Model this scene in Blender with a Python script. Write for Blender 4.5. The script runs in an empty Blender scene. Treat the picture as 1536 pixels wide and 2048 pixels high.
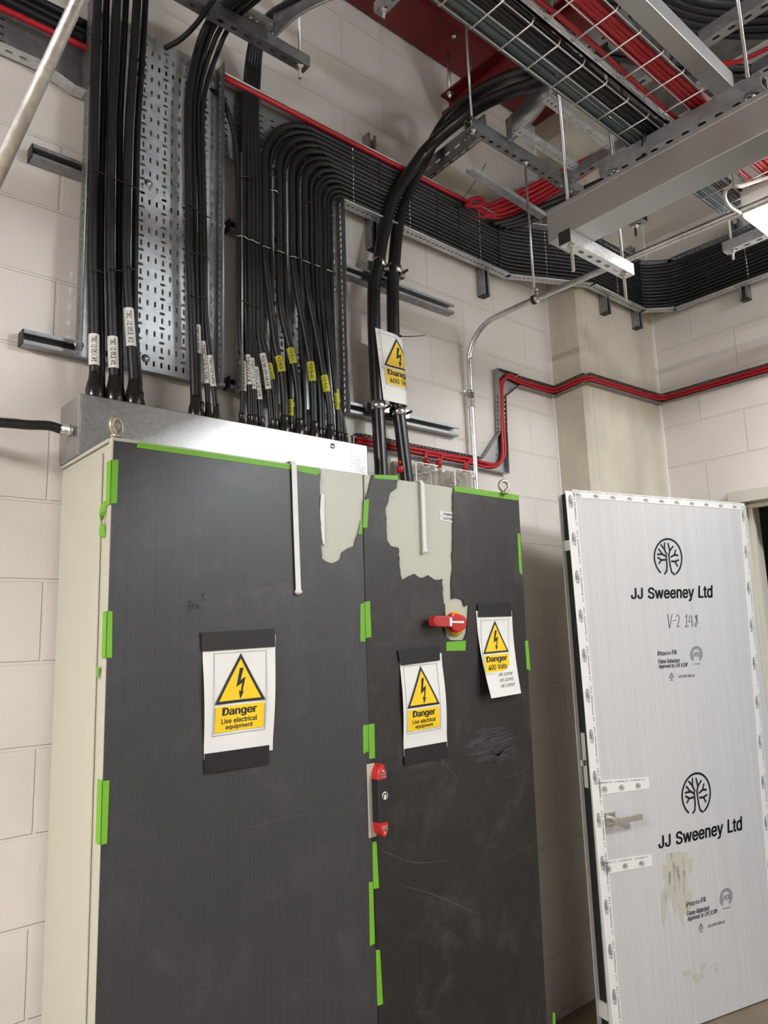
import bpy, bmesh, math, random
from mathutils import Vector as V, Matrix
random.seed(11)
S = bpy.context.scene
COL = S.collection
PI = math.pi
ORD = ['first','second','third','fourth','fifth','sixth','seventh','eighth','ninth','tenth','eleventh','twelfth','thirteenth','fourteenth','fifteenth','sixteenth']

# ---------------------------------------------------------------- camera (solved from the photograph's vanishing points)
FPX = 1486.53
YAW, PIT, ROL = 0.7162017, 0.1684333, -0.0347992
CAM = V((0, 0, 1.607))
FW = V((math.sin(YAW)*math.cos(PIT), math.cos(YAW)*math.cos(PIT), math.sin(PIT)))
RT0 = V((math.cos(YAW), -math.sin(YAW), 0)); UP0 = RT0.cross(FW)
RT = RT0*math.cos(ROL)+UP0*math.sin(ROL); UP = -RT0*math.sin(ROL)+UP0*math.cos(ROL)
def ray(x, y): return FW + RT*((x-768)/FPX) + UP*((1024-y)/FPX)
def P(x, y, ax, v):                       # survey: photo point -> point on the real plane axis = v
    d = ray(x, y); t = (v-CAM[ax])/d[ax]; return CAM + d*t
def PP(x, y, p0, n):
    d = ray(x, y); t = (p0-CAM).dot(n)/d.dot(n); return CAM + d*t

cam = bpy.data.cameras.new('camera'); camo = bpy.data.objects.new('camera', cam); COL.objects.link(camo)
cam.sensor_fit = 'VERTICAL'; cam.sensor_height = 36; cam.sensor_width = 27; cam.lens = FPX*36/2048
cam.clip_start = 0.02
M = Matrix((RT, UP, -FW)).transposed().to_4x4(); M.translation = CAM
camo.matrix_world = M
S.camera = camo

# ---------------------------------------------------------------- mesh builder
def cr(pts, k=6):                         # Catmull-Rom through points
    pts = [V(p) for p in pts]
    if len(pts) < 3: return pts
    out = []
    q = [pts[0]*2-pts[1]] + pts + [pts[-1]*2-pts[-2]]
    for i in range(1, len(q)-2):
        a, b, c, d = q[i-1], q[i], q[i+1], q[i+2]
        for j in range(k):
            t = j/k
            out.append(0.5*((2*b)+(c-a)*t+(2*a-5*b+4*c-d)*t*t+(3*b-a-3*c+d)*t**3))
    out.append(pts[-1]); return out
class MB:
    def __init__(s): s.v = []; s.f = []; s.sm = []
    def add(s, vs, fs, smooth=False):
        o = len(s.v); s.v += [tuple(p) for p in vs]
        s.f += [[i+o for i in f] for f in fs]; s.sm += [smooth]*len(fs); return s
    def box(s, a, b):
        (x0,y0,z0),(x1,y1,z1) = a, b
        return s.add([(x0,y0,z0),(x1,y0,z0),(x1,y1,z0),(x0,y1,z0),(x0,y0,z1),(x1,y0,z1),(x1,y1,z1),(x0,y1,z1)],
              [(0,3,2,1),(4,5,6,7),(0,1,5,4),(1,2,6,5),(2,3,7,6),(3,0,4,7)])
    def obox(s, c, ex, ey, ez):
        c, ex, ey, ez = V(c), V(ex), V(ey), V(ez)
        vs = [c+ex*i+ey*j+ez*k for k in (-1,1) for i, j in ((-1,-1),(1,-1),(1,1),(-1,1))]
        return s.add(vs, [(0,3,2,1),(4,5,6,7),(0,1,5,4),(1,2,6,5),(2,3,7,6),(3,0,4,7)])
    def tube(s, pts, r, n=10, cap=True, smooth=True, closed=False):
        pts = [V(p) for p in pts]; m = len(pts)
        rs = r if isinstance(r, (list, tuple)) else [r]*m
        vs = []; prev = None
        for i in range(m):
            if closed: t = (pts[(i+1) % m]-pts[i-1])
            else: t = pts[min(i+1, m-1)]-pts[max(i-1, 0)]
            if t.length < 1e-9: t = V((0,0,1))
            t.normalize()
            if prev is None:
                a = V((0,0,1)) if abs(t.z) < .9 else V((1,0,0)); u = t.cross(a).normalized()
            else:
                u = prev-t*prev.dot(t); u.normalize()
            prev = u; w = t.cross(u)
            for j in range(n):
                an = 2*PI*j/n; vs.append(pts[i]+(u*math.cos(an)+w*math.sin(an))*rs[i])
        fs = []
        for i in range(m if closed else m-1):
            i2 = (i+1) % m
            for j in range(n):
                fs.append((i*n+j, i*n+(j+1) % n, i2*n+(j+1) % n, i2*n+j))
        s.add(vs, fs, smooth)
        if cap and not closed:
            o = len(s.v)-m*n
            s.f += [[o+j for j in range(n)][::-1], [o+(m-1)*n+j for j in range(n)]]; s.sm += [False, False]
        return s
    def cyl(s, a, b, r, n=12, smooth=True): return s.tube([a, b], r, n, True, smooth)
    def lathe(s, a, ax, prof, n=14):       # prof = [(t, r)] along ax from a
        a, ax = V(a), V(ax).normalized(); u = ax.orthogonal().normalized(); w = ax.cross(u)
        vs = []
        for t, r in prof:
            for j in range(n):
                an = 2*PI*j/n; vs.append(a+ax*t+(u*math.cos(an)+w*math.sin(an))*r)
        m = len(prof)
        fs = [(i*n+j, i*n+(j+1) % n, (i+1)*n+(j+1) % n, (i+1)*n+j) for i in range(m-1) for j in range(n)]
        s.add(vs, fs, True)
        o = len(s.v)-m*n
        s.f += [[o+j for j in range(n)][::-1], [o+(m-1)*n+j for j in range(n)]]; s.sm += [False, False]
        return s
    def prism(s, poly, d):                 # poly: 3-D points, d: depth vector
        poly = [V(p) for p in poly]; d = V(d); n = len(poly)
        return s.add(poly+[p+d for p in poly], [list(range(n)), list(range(n, 2*n))[::-1]] +
              [(i, (i+1) % n, n+(i+1) % n, n+i) for i in range(n)])
    def quad(s, a, b, c, d): return s.add([a, b, c, d], [(0,1,2,3)])
    def perf(s, O, eu, ev, Lu, Lv, rows):  # plate with real slots; rows = [(v0, v1, pitch, hw, hh, every, phase)] pitch None = plain strip
        O, eu, ev = V(O), V(eu).normalized(), V(ev).normalized()
        def cell(u0, u1, v0, v1, hw, hh):
            cu, cv = (u0+u1)/2, (v0+v1)/2; a, b = (u1-u0)/2, (v1-v0)/2
            hole = []
            k = 3
            if hw <= hh:
                for t in range(k+1): an = PI*t/k; hole.append((hw*math.cos(an), hh-hw+hw*math.sin(an)))
                for t in range(k+1): an = PI+PI*t/k; hole.append((hw*math.cos(an), -(hh-hw)+hw*math.sin(an)))
            else:
                for t in range(k+1): an = -PI/2+PI*t/k; hole.append((hw-hh+hh*math.cos(an), hh*math.sin(an)))
                for t in range(k+1): an = PI/2+PI*t/k; hole.append((-(hw-hh)+hh*math.cos(an), hh*math.sin(an)))
            out = []
            for x, y in hole:
                sc = min(a/abs(x) if abs(x) > 1e-9 else 1e9, b/abs(y) if abs(y) > 1e-9 else 1e9); out.append((x*sc, y*sc))
            n = len(hole); vs = [O+eu*(cu+x)+ev*(cv+y) for x, y in hole+out]
            fs = []; cor = [(a,b),(-a,b),(-a,-b),(a,-b)]; ca = [math.atan2(y, x) % (2*PI) for x, y in cor]
            for i in range(n):
                j = (i+1) % n
                a0 = math.atan2(out[i][1], out[i][0]) % (2*PI); a1 = math.atan2(out[j][1], out[j][0]) % (2*PI)
                if a1 < a0: a1 += 2*PI
                mid = []
                for q in range(4):
                    for e in (0, 2*PI):
                        if a0+1e-6 < ca[q]+e < a1-1e-6:
                            vs.append(O+eu*(cu+cor[q][0])+ev*(cv+cor[q][1])); mid.append((ca[q]+e, len(vs)-1))
                mid.sort()
                fs.append([i, n+i]+[m[1] for m in mid]+[n+j, j])
            s.add(vs, fs)
        def plain(u0, u1, v0, v1):
            if u1-u0 > 1e-6 and v1-v0 > 1e-6:
                s.quad(O+eu*u0+ev*v0, O+eu*u1+ev*v0, O+eu*u1+ev*v1, O+eu*u0+ev*v1)
        for r in rows:
            v0, v1, p = r[0], r[1], r[2]
            if p is None: plain(0, Lu, v0, v1); continue
            hw, hh, ev_, ph = r[3], r[4], r[5], r[6]
            n = int((Lu-0.004)/p); m = (Lu-n*p)/2
            plain(0, m, v0, v1); plain(Lu-m, Lu, v0, v1)
            for i in range(n):
                if i % ev_ == ph: cell(m+i*p, m+(i+1)*p, v0, v1, hw, hh)
                else: plain(m+i*p, m+(i+1)*p, v0, v1)
        return s
    def build(s, name, mat, parent=None, solid=None, bevel=None):
        me = bpy.data.meshes.new(name); me.from_pydata(s.v, [], s.f)
        me.polygons.foreach_set('use_smooth', s.sm)
        bm = bmesh.new(); bm.from_mesh(me); bmesh.ops.recalc_face_normals(bm, faces=bm.faces); bm.to_mesh(me); bm.free()
        me.materials.append(mat)
        o = bpy.data.objects.new(name, me); COL.objects.link(o)
        if solid:
            m = o.modifiers.new('thickness', 'SOLIDIFY'); m.thickness = solid; m.offset = 0
        if bevel:
            m = o.modifiers.new('edge', 'BEVEL'); m.width = bevel; m.segments = 2; m.limit_method = 'ANGLE'
        if parent is not None:
            o.parent = parent; o.matrix_parent_inverse = parent_inv(parent)
        return o
def parent_inv(p):
    m = Matrix.Translation(p.location)
    return m.inverted()
def tag(o, label, cat, group=None, kind=None):
    if label: o['label'] = label
    if cat: o['category'] = cat
    if group: o['group'] = group
    if kind: o['kind'] = kind
    return o
def thing(name, label, cat, loc=(0,0,0), group=None, kind=None):
    o = bpy.data.objects.new(name, None); COL.objects.link(o); o.location = V(loc); o.empty_display_size = .05
    return tag(o, label, cat, group, kind)
def struct(o): o['kind'] = 'structure'; return o

# ---------------------------------------------------------------- flat graphics: 2-D shapes in (u, v) of a sheet
_tc = {}
def text2d(string, bold=0.0):              # -> verts in 0..1 (u right, v down), faces, aspect
    key = (string, bold)
    if key in _tc: return _tc[key]
    vs, fs, x = [], [], 0
    for ch in string:
        if ch == ' ': x += 260; continue
        adv, gv, gf = GL[ch]
        for dx in ((-1, 0, 1) if bold > 0 else (0,)):
            o = len(vs); vs += [(x+a+dx*bold*900, b) for a, b in gv]; fs += [[i+o for i in f] for f in gf]
        x += adv
    x0 = min(v[0] for v in vs); x1 = max(v[0] for v in vs); y0 = min(v[1] for v in vs); y1 = max(v[1] for v in vs)
    out = ([((a-x0)/(x1-x0), 1-(b-y0)/(y1-y0)) for a, b in vs], fs, (x1-x0)/(y1-y0))
    _tc[key] = out; return out
def stroke(pts, w, asp=1.0):               # polyline -> quads; asp = true height/width ratio of the uv frame
    out = []
    for i in range(len(pts)-1):
        (x0,y0),(x1,y1) = pts[i], pts[i+1]
        dx, dy = x1-x0, (y1-y0)*asp; L = math.hypot(dx, dy) or 1e-9
        nx, ny = -dy/L*w/2, dx/L*w/2; ex, ey = dx/L*w*.35, dy/L*w*.35
        out.append([(x0+nx-ex,(y0*asp+ny-ey)/asp),(x1+nx+ex,(y1*asp+ny+ey)/asp),(x1-nx+ex,(y1*asp-ny+ey)/asp),(x0-nx-ex,(y0*asp-ny-ey)/asp)])
    return out
class Sheet:                               # a (u, v, height) frame from four corners TL TR BR BL, n = towards the viewer
    def __init__(s, tl, tr, br, bl, n, fn=None): s.c = [V(tl), V(tr), V(br), V(bl)]; s.n = V(n).normalized(); s.fn = fn
    def __call__(s, u, v, h=0.0):
        a, b, c, d = s.c
        p = (a*(1-u)+b*u)*(1-v)+(d*(1-u)+c*u)*v
        if s.fn: h += s.fn(u, v)
        return p+s.n*h
    def poly(s, mb, pts, h1, h0=None):
        top = [s(u, v, h1) for u, v in pts]; n = len(pts)
        if h0 is None: mb.add(top, [list(range(n))])
        else:
            bot = [s(u, v, h0) for u, v in pts]
            mb.add(top+bot, [list(range(n)), list(range(n, 2*n))[::-1]]+[(i, (i+1) % n, n+(i+1) % n, n+i) for i in range(n)])
    def grid(s, mb, u0, u1, v0, v1, nu, nv, h1, h0):
        vs = [s(u0+(u1-u0)*i/nu, v0+(v1-v0)*j/nv, h) for h in (h1, h0) for j in range(nv+1) for i in range(nu+1)]
        N = (nu+1)*(nv+1); fs = []
        for k in (0, N):
            for j in range(nv):
                for i in range(nu): a = k+j*(nu+1)+i; fs.append((a, a+1, a+nu+2, a+nu+1))
        ring = [i for i in range(nu+1)]+[j*(nu+1)+nu for j in range(1, nv+1)]+[nv*(nu+1)+i for i in range(nu-1, -1, -1)]+[j*(nu+1) for j in range(nv-1, 0, -1)]
        for i in range(len(ring)): a, b = ring[i], ring[(i+1) % len(ring)]; fs.append((a, b, b+N, a+N))
        mb.add(vs, fs, False)
    def text(s, mb, string, u0, v0, u1, v1, h, bold=0.0, rot=0, shear=0.0):
        vs, fs, _ = text2d(string, bold); out = []
        for a, b in vs:
            if rot == 90: a, b = 1-b, a      # reads downwards
            elif rot == -90: a, b = b, 1-a   # reads upwards
            elif rot == 180: a, b = 1-a, 1-b
            out.append(s(u0+(u1-u0)*(a+shear*(1-b)), v0+(v1-v0)*b, h))
        mb.add(out, fs)
def proj(p):
    d = V(p)-CAM; c = d.dot(FW); return 768+FPX*d.dot(RT)/c, 1024-FPX*d.dot(UP)/c

# ---------------------------------------------------------------- materials
def nt(name):
    m = bpy.data.materials.new(name); m.use_nodes = True; t = m.node_tree
    return m, t, t.nodes['Principled BSDF']
def lk(t, a, ao, b, bi): t.links.new(a.outputs[ao], b.inputs[bi])
def node(t, kind, **kw):
    n = t.nodes.new(kind)
    for k, v in kw.items():
        if k in n.inputs: n.inputs[k].default_value = v
        else: setattr(n, k, v)
    return n
def mixc(t, fac_node, fac_out, c1, c2, mn=0.0, mx=1.0):
    r = t.nodes.new('ShaderNodeValToRGB'); r.color_ramp.elements[0].position = mn; r.color_ramp.elements[1].position = mx
    r.color_ramp.elements[0].color = (*c1, 1); r.color_ramp.elements[1].color = (*c2, 1)
    lk(t, fac_node, fac_out, r, 'Fac'); return r
def simple(name, c, rough=.5, metal=0.0, var=0.0, scale=20.0, bump=0.0, bscale=200.0, stretch=(1,1,1), spec=None, rvar=0.0):
    m, t, b = nt(name)
    b.inputs['Base Color'].default_value = (*c, 1); b.inputs['Roughness'].default_value = rough; b.inputs['Metallic'].default_value = metal
    if spec is not None: b.inputs['Specular IOR Level'].default_value = spec
    if var or bump or rvar:
        tc = node(t, 'ShaderNodeTexCoord'); mp = node(t, 'ShaderNodeMapping', Scale=stretch); lk(t, tc, 'Object', mp, 'Vector')
    if var:
        n = node(t, 'ShaderNodeTexNoise', Scale=scale, Detail=5.0); lk(t, mp, 'Vector', n, 'Vector')
        r = mixc(t, n, 'Fac', tuple(x*(1-var) for x in c), tuple(min(1, x*(1+var)) for x in c), .3, .7); lk(t, r, 'Color', b, 'Base Color')
    if rvar:
        n = node(t, 'ShaderNodeTexNoise', Scale=scale*1.7, Detail=4.0); lk(t, mp, 'Vector', n, 'Vector')
        r = node(t, 'ShaderNodeMapRange'); r.inputs['To Min'].default_value = max(.02, rough-rvar); r.inputs['To Max'].default_value = rough+rvar
        r.inputs['From Min'].default_value = .3; r.inputs['From Max'].default_value = .7
        lk(t, n, 'Fac', r, 'Value'); lk(t, r, 'Result', b, 'Roughness')
    if bump:
        n = node(t, 'ShaderNodeTexNoise', Scale=bscale, Detail=3.0); lk(t, mp, 'Vector', n, 'Vector')
        bp = node(t, 'ShaderNodeBump', Strength=bump, Distance=.002); lk(t, n, 'Fac', bp, 'Height'); lk(t, bp, 'Normal', b, 'Normal')
    return m
def blockwork(name, axis, c, x0):          # painted concrete blocks 450 x 225, raked joints
    m, t, b = nt(name); b.inputs['Roughness'].default_value = .55
    tc = node(t, 'ShaderNodeTexCoord'); sp = node(t, 'ShaderNodeSeparateXYZ'); lk(t, tc, 'Object', sp, 'Vector')
    cb = node(t, 'ShaderNodeCombineXYZ')
    ad = node(t, 'ShaderNodeMath', operation='ADD'); ad.inputs[1].default_value = x0; lk(t, sp, axis, ad, 0)
    lk(t, ad, 'Value', cb, 'X'); lk(t, sp, 'Z', cb, 'Y')
    nz = node(t, 'ShaderNodeTexNoise', Scale=9.0, Detail=2.0); lk(t, tc, 'Object', nz, 'Vector')
    wob = node(t, 'ShaderNodeVectorMath', operation='SCALE'); wob.inputs['Scale'].default_value = .004; lk(t, nz, 'Color', wob, 0)
    av = node(t, 'ShaderNodeVectorMath', operation='ADD'); lk(t, cb, 'Vector', av, 0); lk(t, wob, 'Vector', av, 1)
    br = node(t, 'ShaderNodeTexBrick'); lk(t, av, 'Vector', br, 'Vector')
    br.inputs['Scale'].default_value = 1; br.inputs['Mortar Size'].default_value = .0055; br.inputs['Mortar Smooth'].default_value = .35
    br.inputs['Brick Width'].default_value = .45; br.inputs['Row Height'].default_value = .2252; br.offset = .5; br.squash = 1
    fine = node(t, 'ShaderNodeTexNoise', Scale=140.0, Detail=4.0); lk(t, tc, 'Object', fine, 'Vector')
    vor = node(t, 'ShaderNodeTexVoronoi', Scale=42.0); lk(t, tc, 'Object', vor, 'Vector')
    pit = node(t, 'ShaderNodeMapRange'); pit.inputs['From Min'].default_value = .05; pit.inputs['From Max'].default_value = .16; lk(t, vor, 'Distance', pit, 'Value')
    big = node(t, 'ShaderNodeTexNoise', Scale=2.2, Detail=3.0); lk(t, tc, 'Object', big, 'Vector')
    r = mixc(t, big, 'Fac', tuple(x*.95 for x in c), tuple(min(1, x*1.04) for x in c), .35, .65); lk(t, r, 'Color', b, 'Base Color')
    s1 = node(t, 'ShaderNodeMath', operation='MULTIPLY_ADD'); lk(t, br, 'Fac', s1, 0); s1.inputs[1].default_value = -1.0; lk(t, pit, 'Result', s1, 2)
    pw = node(t, 'ShaderNodeMath', operation='MULTIPLY'); lk(t, pit, 'Result', pw, 0); pw.inputs[1].default_value = .12
    lk(t, pw, 'Value', s1, 2)
    s2 = node(t, 'ShaderNodeMath', operation='MULTIPLY_ADD'); lk(t, fine, 'Fac', s2, 0); s2.inputs[1].default_value = .22; lk(t, s1, 'Value', s2, 2)
    bp = node(t, 'ShaderNodeBump', Strength=.8, Distance=.005); lk(t, s2, 'Value', bp, 'Height'); lk(t, bp, 'Normal', b, 'Normal')
    return m
def galv(name, c=(.56,.57,.58), rough=.4, sc=55.0, metal=1.0):
    m, t, b = nt(name); b.inputs['Metallic'].default_value = metal
    tc = node(t, 'ShaderNodeTexCoord'); v = node(t, 'ShaderNodeTexVoronoi', Scale=sc); lk(t, tc, 'Object', v, 'Vector')
    n = node(t, 'ShaderNodeTexNoise', Scale=6.0, Detail=6.0); lk(t, tc, 'Object', n, 'Vector')
    ad = node(t, 'ShaderNodeMath', operation='MULTIPLY_ADD'); sp = node(t, 'ShaderNodeSeparateColor'); lk(t, v, 'Color', sp, 'Color')
    lk(t, sp, 'Red', ad, 0); ad.inputs[1].default_value = .35; lk(t, n, 'Fac', ad, 2)
    r = mixc(t, ad, 'Value', tuple(x*.8 for x in c), tuple(min(1, x*1.15) for x in c), .35, .95); lk(t, r, 'Color', b, 'Base Color')
    rr = node(t, 'ShaderNodeMapRange'); rr.inputs['To Min'].default_value = rough-.07; rr.inputs['To Max'].default_value = rough+.12; lk(t, ad, 'Value', rr, 'Value'); lk(t, rr, 'Result', b, 'Roughness')
    return m
def sheetmat(name, c, scuff, amt, streak=.25, rough=.42, sx=160.0):   # twin-wall plastic board with flutes and scuffs
    m, t, b = nt(name); b.inputs['Roughness'].default_value = rough
    tc = node(t, 'ShaderNodeTexCoord')
    mp = node(t, 'ShaderNodeMapping', Scale=(sx, sx, .8)); lk(t, tc, 'Object', mp, 'Vector')
    st = node(t, 'ShaderNodeTexNoise', Scale=1.0, Detail=4.0); lk(t, mp, 'Vector', st, 'Vector')
    r = mixc(t, st, 'Fac', tuple(x*(1-streak) for x in c), tuple(min(1, x*(1+streak)) for x in c), .3, .7)
    sc = node(t, 'ShaderNodeTexNoise', Scale=6.0, Detail=11.0, Roughness=.8, Distortion=.4); lk(t, tc, 'Object', sc, 'Vector')
    mr = node(t, 'ShaderNodeMapRange'); mr.inputs['From Min'].default_value = .5; mr.inputs['From Max'].default_value = .85; mr.inputs['To Max'].default_value = amt; lk(t, sc, 'Fac', mr, 'Value')
    mx = node(t, 'ShaderNodeMix', data_type='RGBA'); lk(t, mr, 'Result', mx, 0); lk(t, r, 'Color', mx, 6); mx.inputs[7].default_value = (*scuff, 1)
    # thin scratches
    ms = node(t, 'ShaderNodeMapping', Scale=(2, 2, 2)); ms.inputs['Rotation'].default_value = (0, .6, 0); lk(t, tc, 'Object', ms, 'Vector')
    ms2 = node(t, 'ShaderNodeMapping', Scale=(28, 28, 1.5)); lk(t, ms, 'Vector', ms2, 'Vector')
    sn = node(t, 'ShaderNodeTexNoise', Scale=1.5, Detail=8.0, Roughness=.8); lk(t, ms2, 'Vector', sn, 'Vector')
    m2 = node(t, 'ShaderNodeMapRange'); m2.inputs['From Min'].default_value = .68; m2.inputs['From Max'].default_value = .78; m2.inputs['To Max'].default_value = amt*.6; lk(t, sn, 'Fac', m2, 'Value')
    mx2 = node(t, 'ShaderNodeMix', data_type='RGBA'); lk(t, m2, 'Result', mx2, 0); lk(t, mx, 2, mx2, 6); mx2.inputs[7].default_value = (*scuff, 1)
    lk(t, mx2, 2, b, 'Base Color')
    bp = node(t, 'ShaderNodeBump', Strength=.25, Distance=.0008); lk(t, st, 'Fac', bp, 'Height'); lk(t, bp, 'Normal', b, 'Normal')
    return m
WALLC = (.71,.665,.63)
m_wallb = blockwork('painted_blockwork', 'X', WALLC, .254)
m_wallr = blockwork('painted_blockwork_side', 'Y', WALLC, .2385)
m_conc = simple('cast_concrete', (.56,.51,.42), .7, var=.16, scale=5, bump=.25, bscale=60, stretch=(1,1,.5))
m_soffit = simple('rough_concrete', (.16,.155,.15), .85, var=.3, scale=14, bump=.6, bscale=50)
m_floor = simple('floor_screed', (.19,.145,.10), .7, var=.2, scale=6)
m_cream = simple('cream_cabinet_paint', (.47,.465,.39), .34)
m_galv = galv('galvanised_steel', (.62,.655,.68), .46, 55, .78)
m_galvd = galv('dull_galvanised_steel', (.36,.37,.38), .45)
m_bright = galv('bright_zinc', (.72,.73,.74), .28, 90)
m_boxg = galv('galvanised_sheet', (.40,.405,.40), .33, 130, .9)
m_trunk = simple('smooth_galvanised_trunking', (.47,.465,.46), .40, .85, rvar=.04, scale=4)
m_eye = simple('yellow_zinc', (.5,.46,.36), .35, .6)
m_lowbounce = simple('low_bounce_grey', (.2,.185,.17), .8)  # grey for the unseen left and front walls, kept dark to cut bounced light
m_chrome = simple('stainless_steel', (.75,.74,.72), .22, 1.0)
m_rod = simple('zinc_rod', (.6,.61,.62), .35, 1.0)
m_satin = simple('satin_nickel', (.62,.6,.56), .35, 1.0)
m_cable = simple('black_cable_sheath', (.0095,.0095,.0115), .45, var=.25, scale=30)
m_big = simple('black_armoured_sheath', (.009,.009,.009), .3, var=.15, scale=8, rvar=.04)
m_boot = simple('black_heat_shrink', (.016,.014,.012), .2)
m_black = simple('black_plastic', (.014,.014,.014), .45)
m_tapeb = simple('black_gaffer_tape', (.0045,.0036,.0032), .5, var=.3, scale=30)
m_red = simple('red_cable_sheath', (.42,.009,.018), .4)
m_redd = simple('red_moulded_plastic', (.5,.014,.012), .32)
m_redlev = simple('red_lever_plastic', (.42,.022,.026), .45)
m_steel = simple('red_oxide_primer', (.135,.009,.011), .5, var=.25, scale=7)
m_teal = simple('blue_grey_cable_sheath', (.09,.135,.15), .45)
m_white = simple('white_plastic', (.8,.79,.76), .4)
m_flex = simple('cream_flex', (.62,.56,.48), .4)
m_paper = simple('white_paper', (.74,.73,.71), .6)
m_yel = simple('warning_yellow', (.86,.57,.003), .5)
m_yelp = simple('yellow_plastic', (.7,.4,.01), .4)
m_ink = simple('black_ink', (.01,.01,.01), .55)
m_pen = simple('grey_pencil', (.08,.08,.085), .6)
m_green = simple('green_masking_tape', (.14,.39,.018), .55, bump=.3, bscale=300)
m_mark = simple('yellow_cable_marker', (.5,.5,.02), .5)
m_sheetl = sheetmat('grey_fluted_board', (.036,.036,.040), (.17,.15,.15), .30, .13)
m_sheetr = sheetmat('dark_fluted_board', (.0150,.0134,.0124), (.15,.137,.128), .42, .15)
m_doorsheet = sheetmat('white_fluted_board', (.55,.55,.555), (.66,.58,.53), .25, .05, .35, 60)
m_wtape = simple('white_printed_tape', (.76,.755,.74), .35, bump=.5, bscale=60)
m_strap = simple('white_webbing', (.72,.71,.7), .6)
m_print = simple('grey_print', (.10,.10,.11), .5)
m_wire = simple('zinc_wire', (.68,.68,.68), .3, 1.0)
m_roomgrey = simple('grey_green_paint', (.12,.13,.13), .6)
def glassy(name, c, alpha):
    m, t, b = nt(name); b.inputs['Base Color'].default_value = (*c, 1); b.inputs['Roughness'].default_value = .08
    b.inputs['Alpha'].default_value = alpha; b.inputs['IOR'].default_value = 1.45; return m
m_clear = glassy('clear_polycarbonate', (.85,.82,.78), .16)
def emit(name, c, s):
    m, t, b = nt(name); b.inputs['Base Color'].default_value = (*c, 1); b.inputs['Emission Color'].default_value = (*c, 1); b.inputs['Emission Strength'].default_value = s; return m
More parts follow.
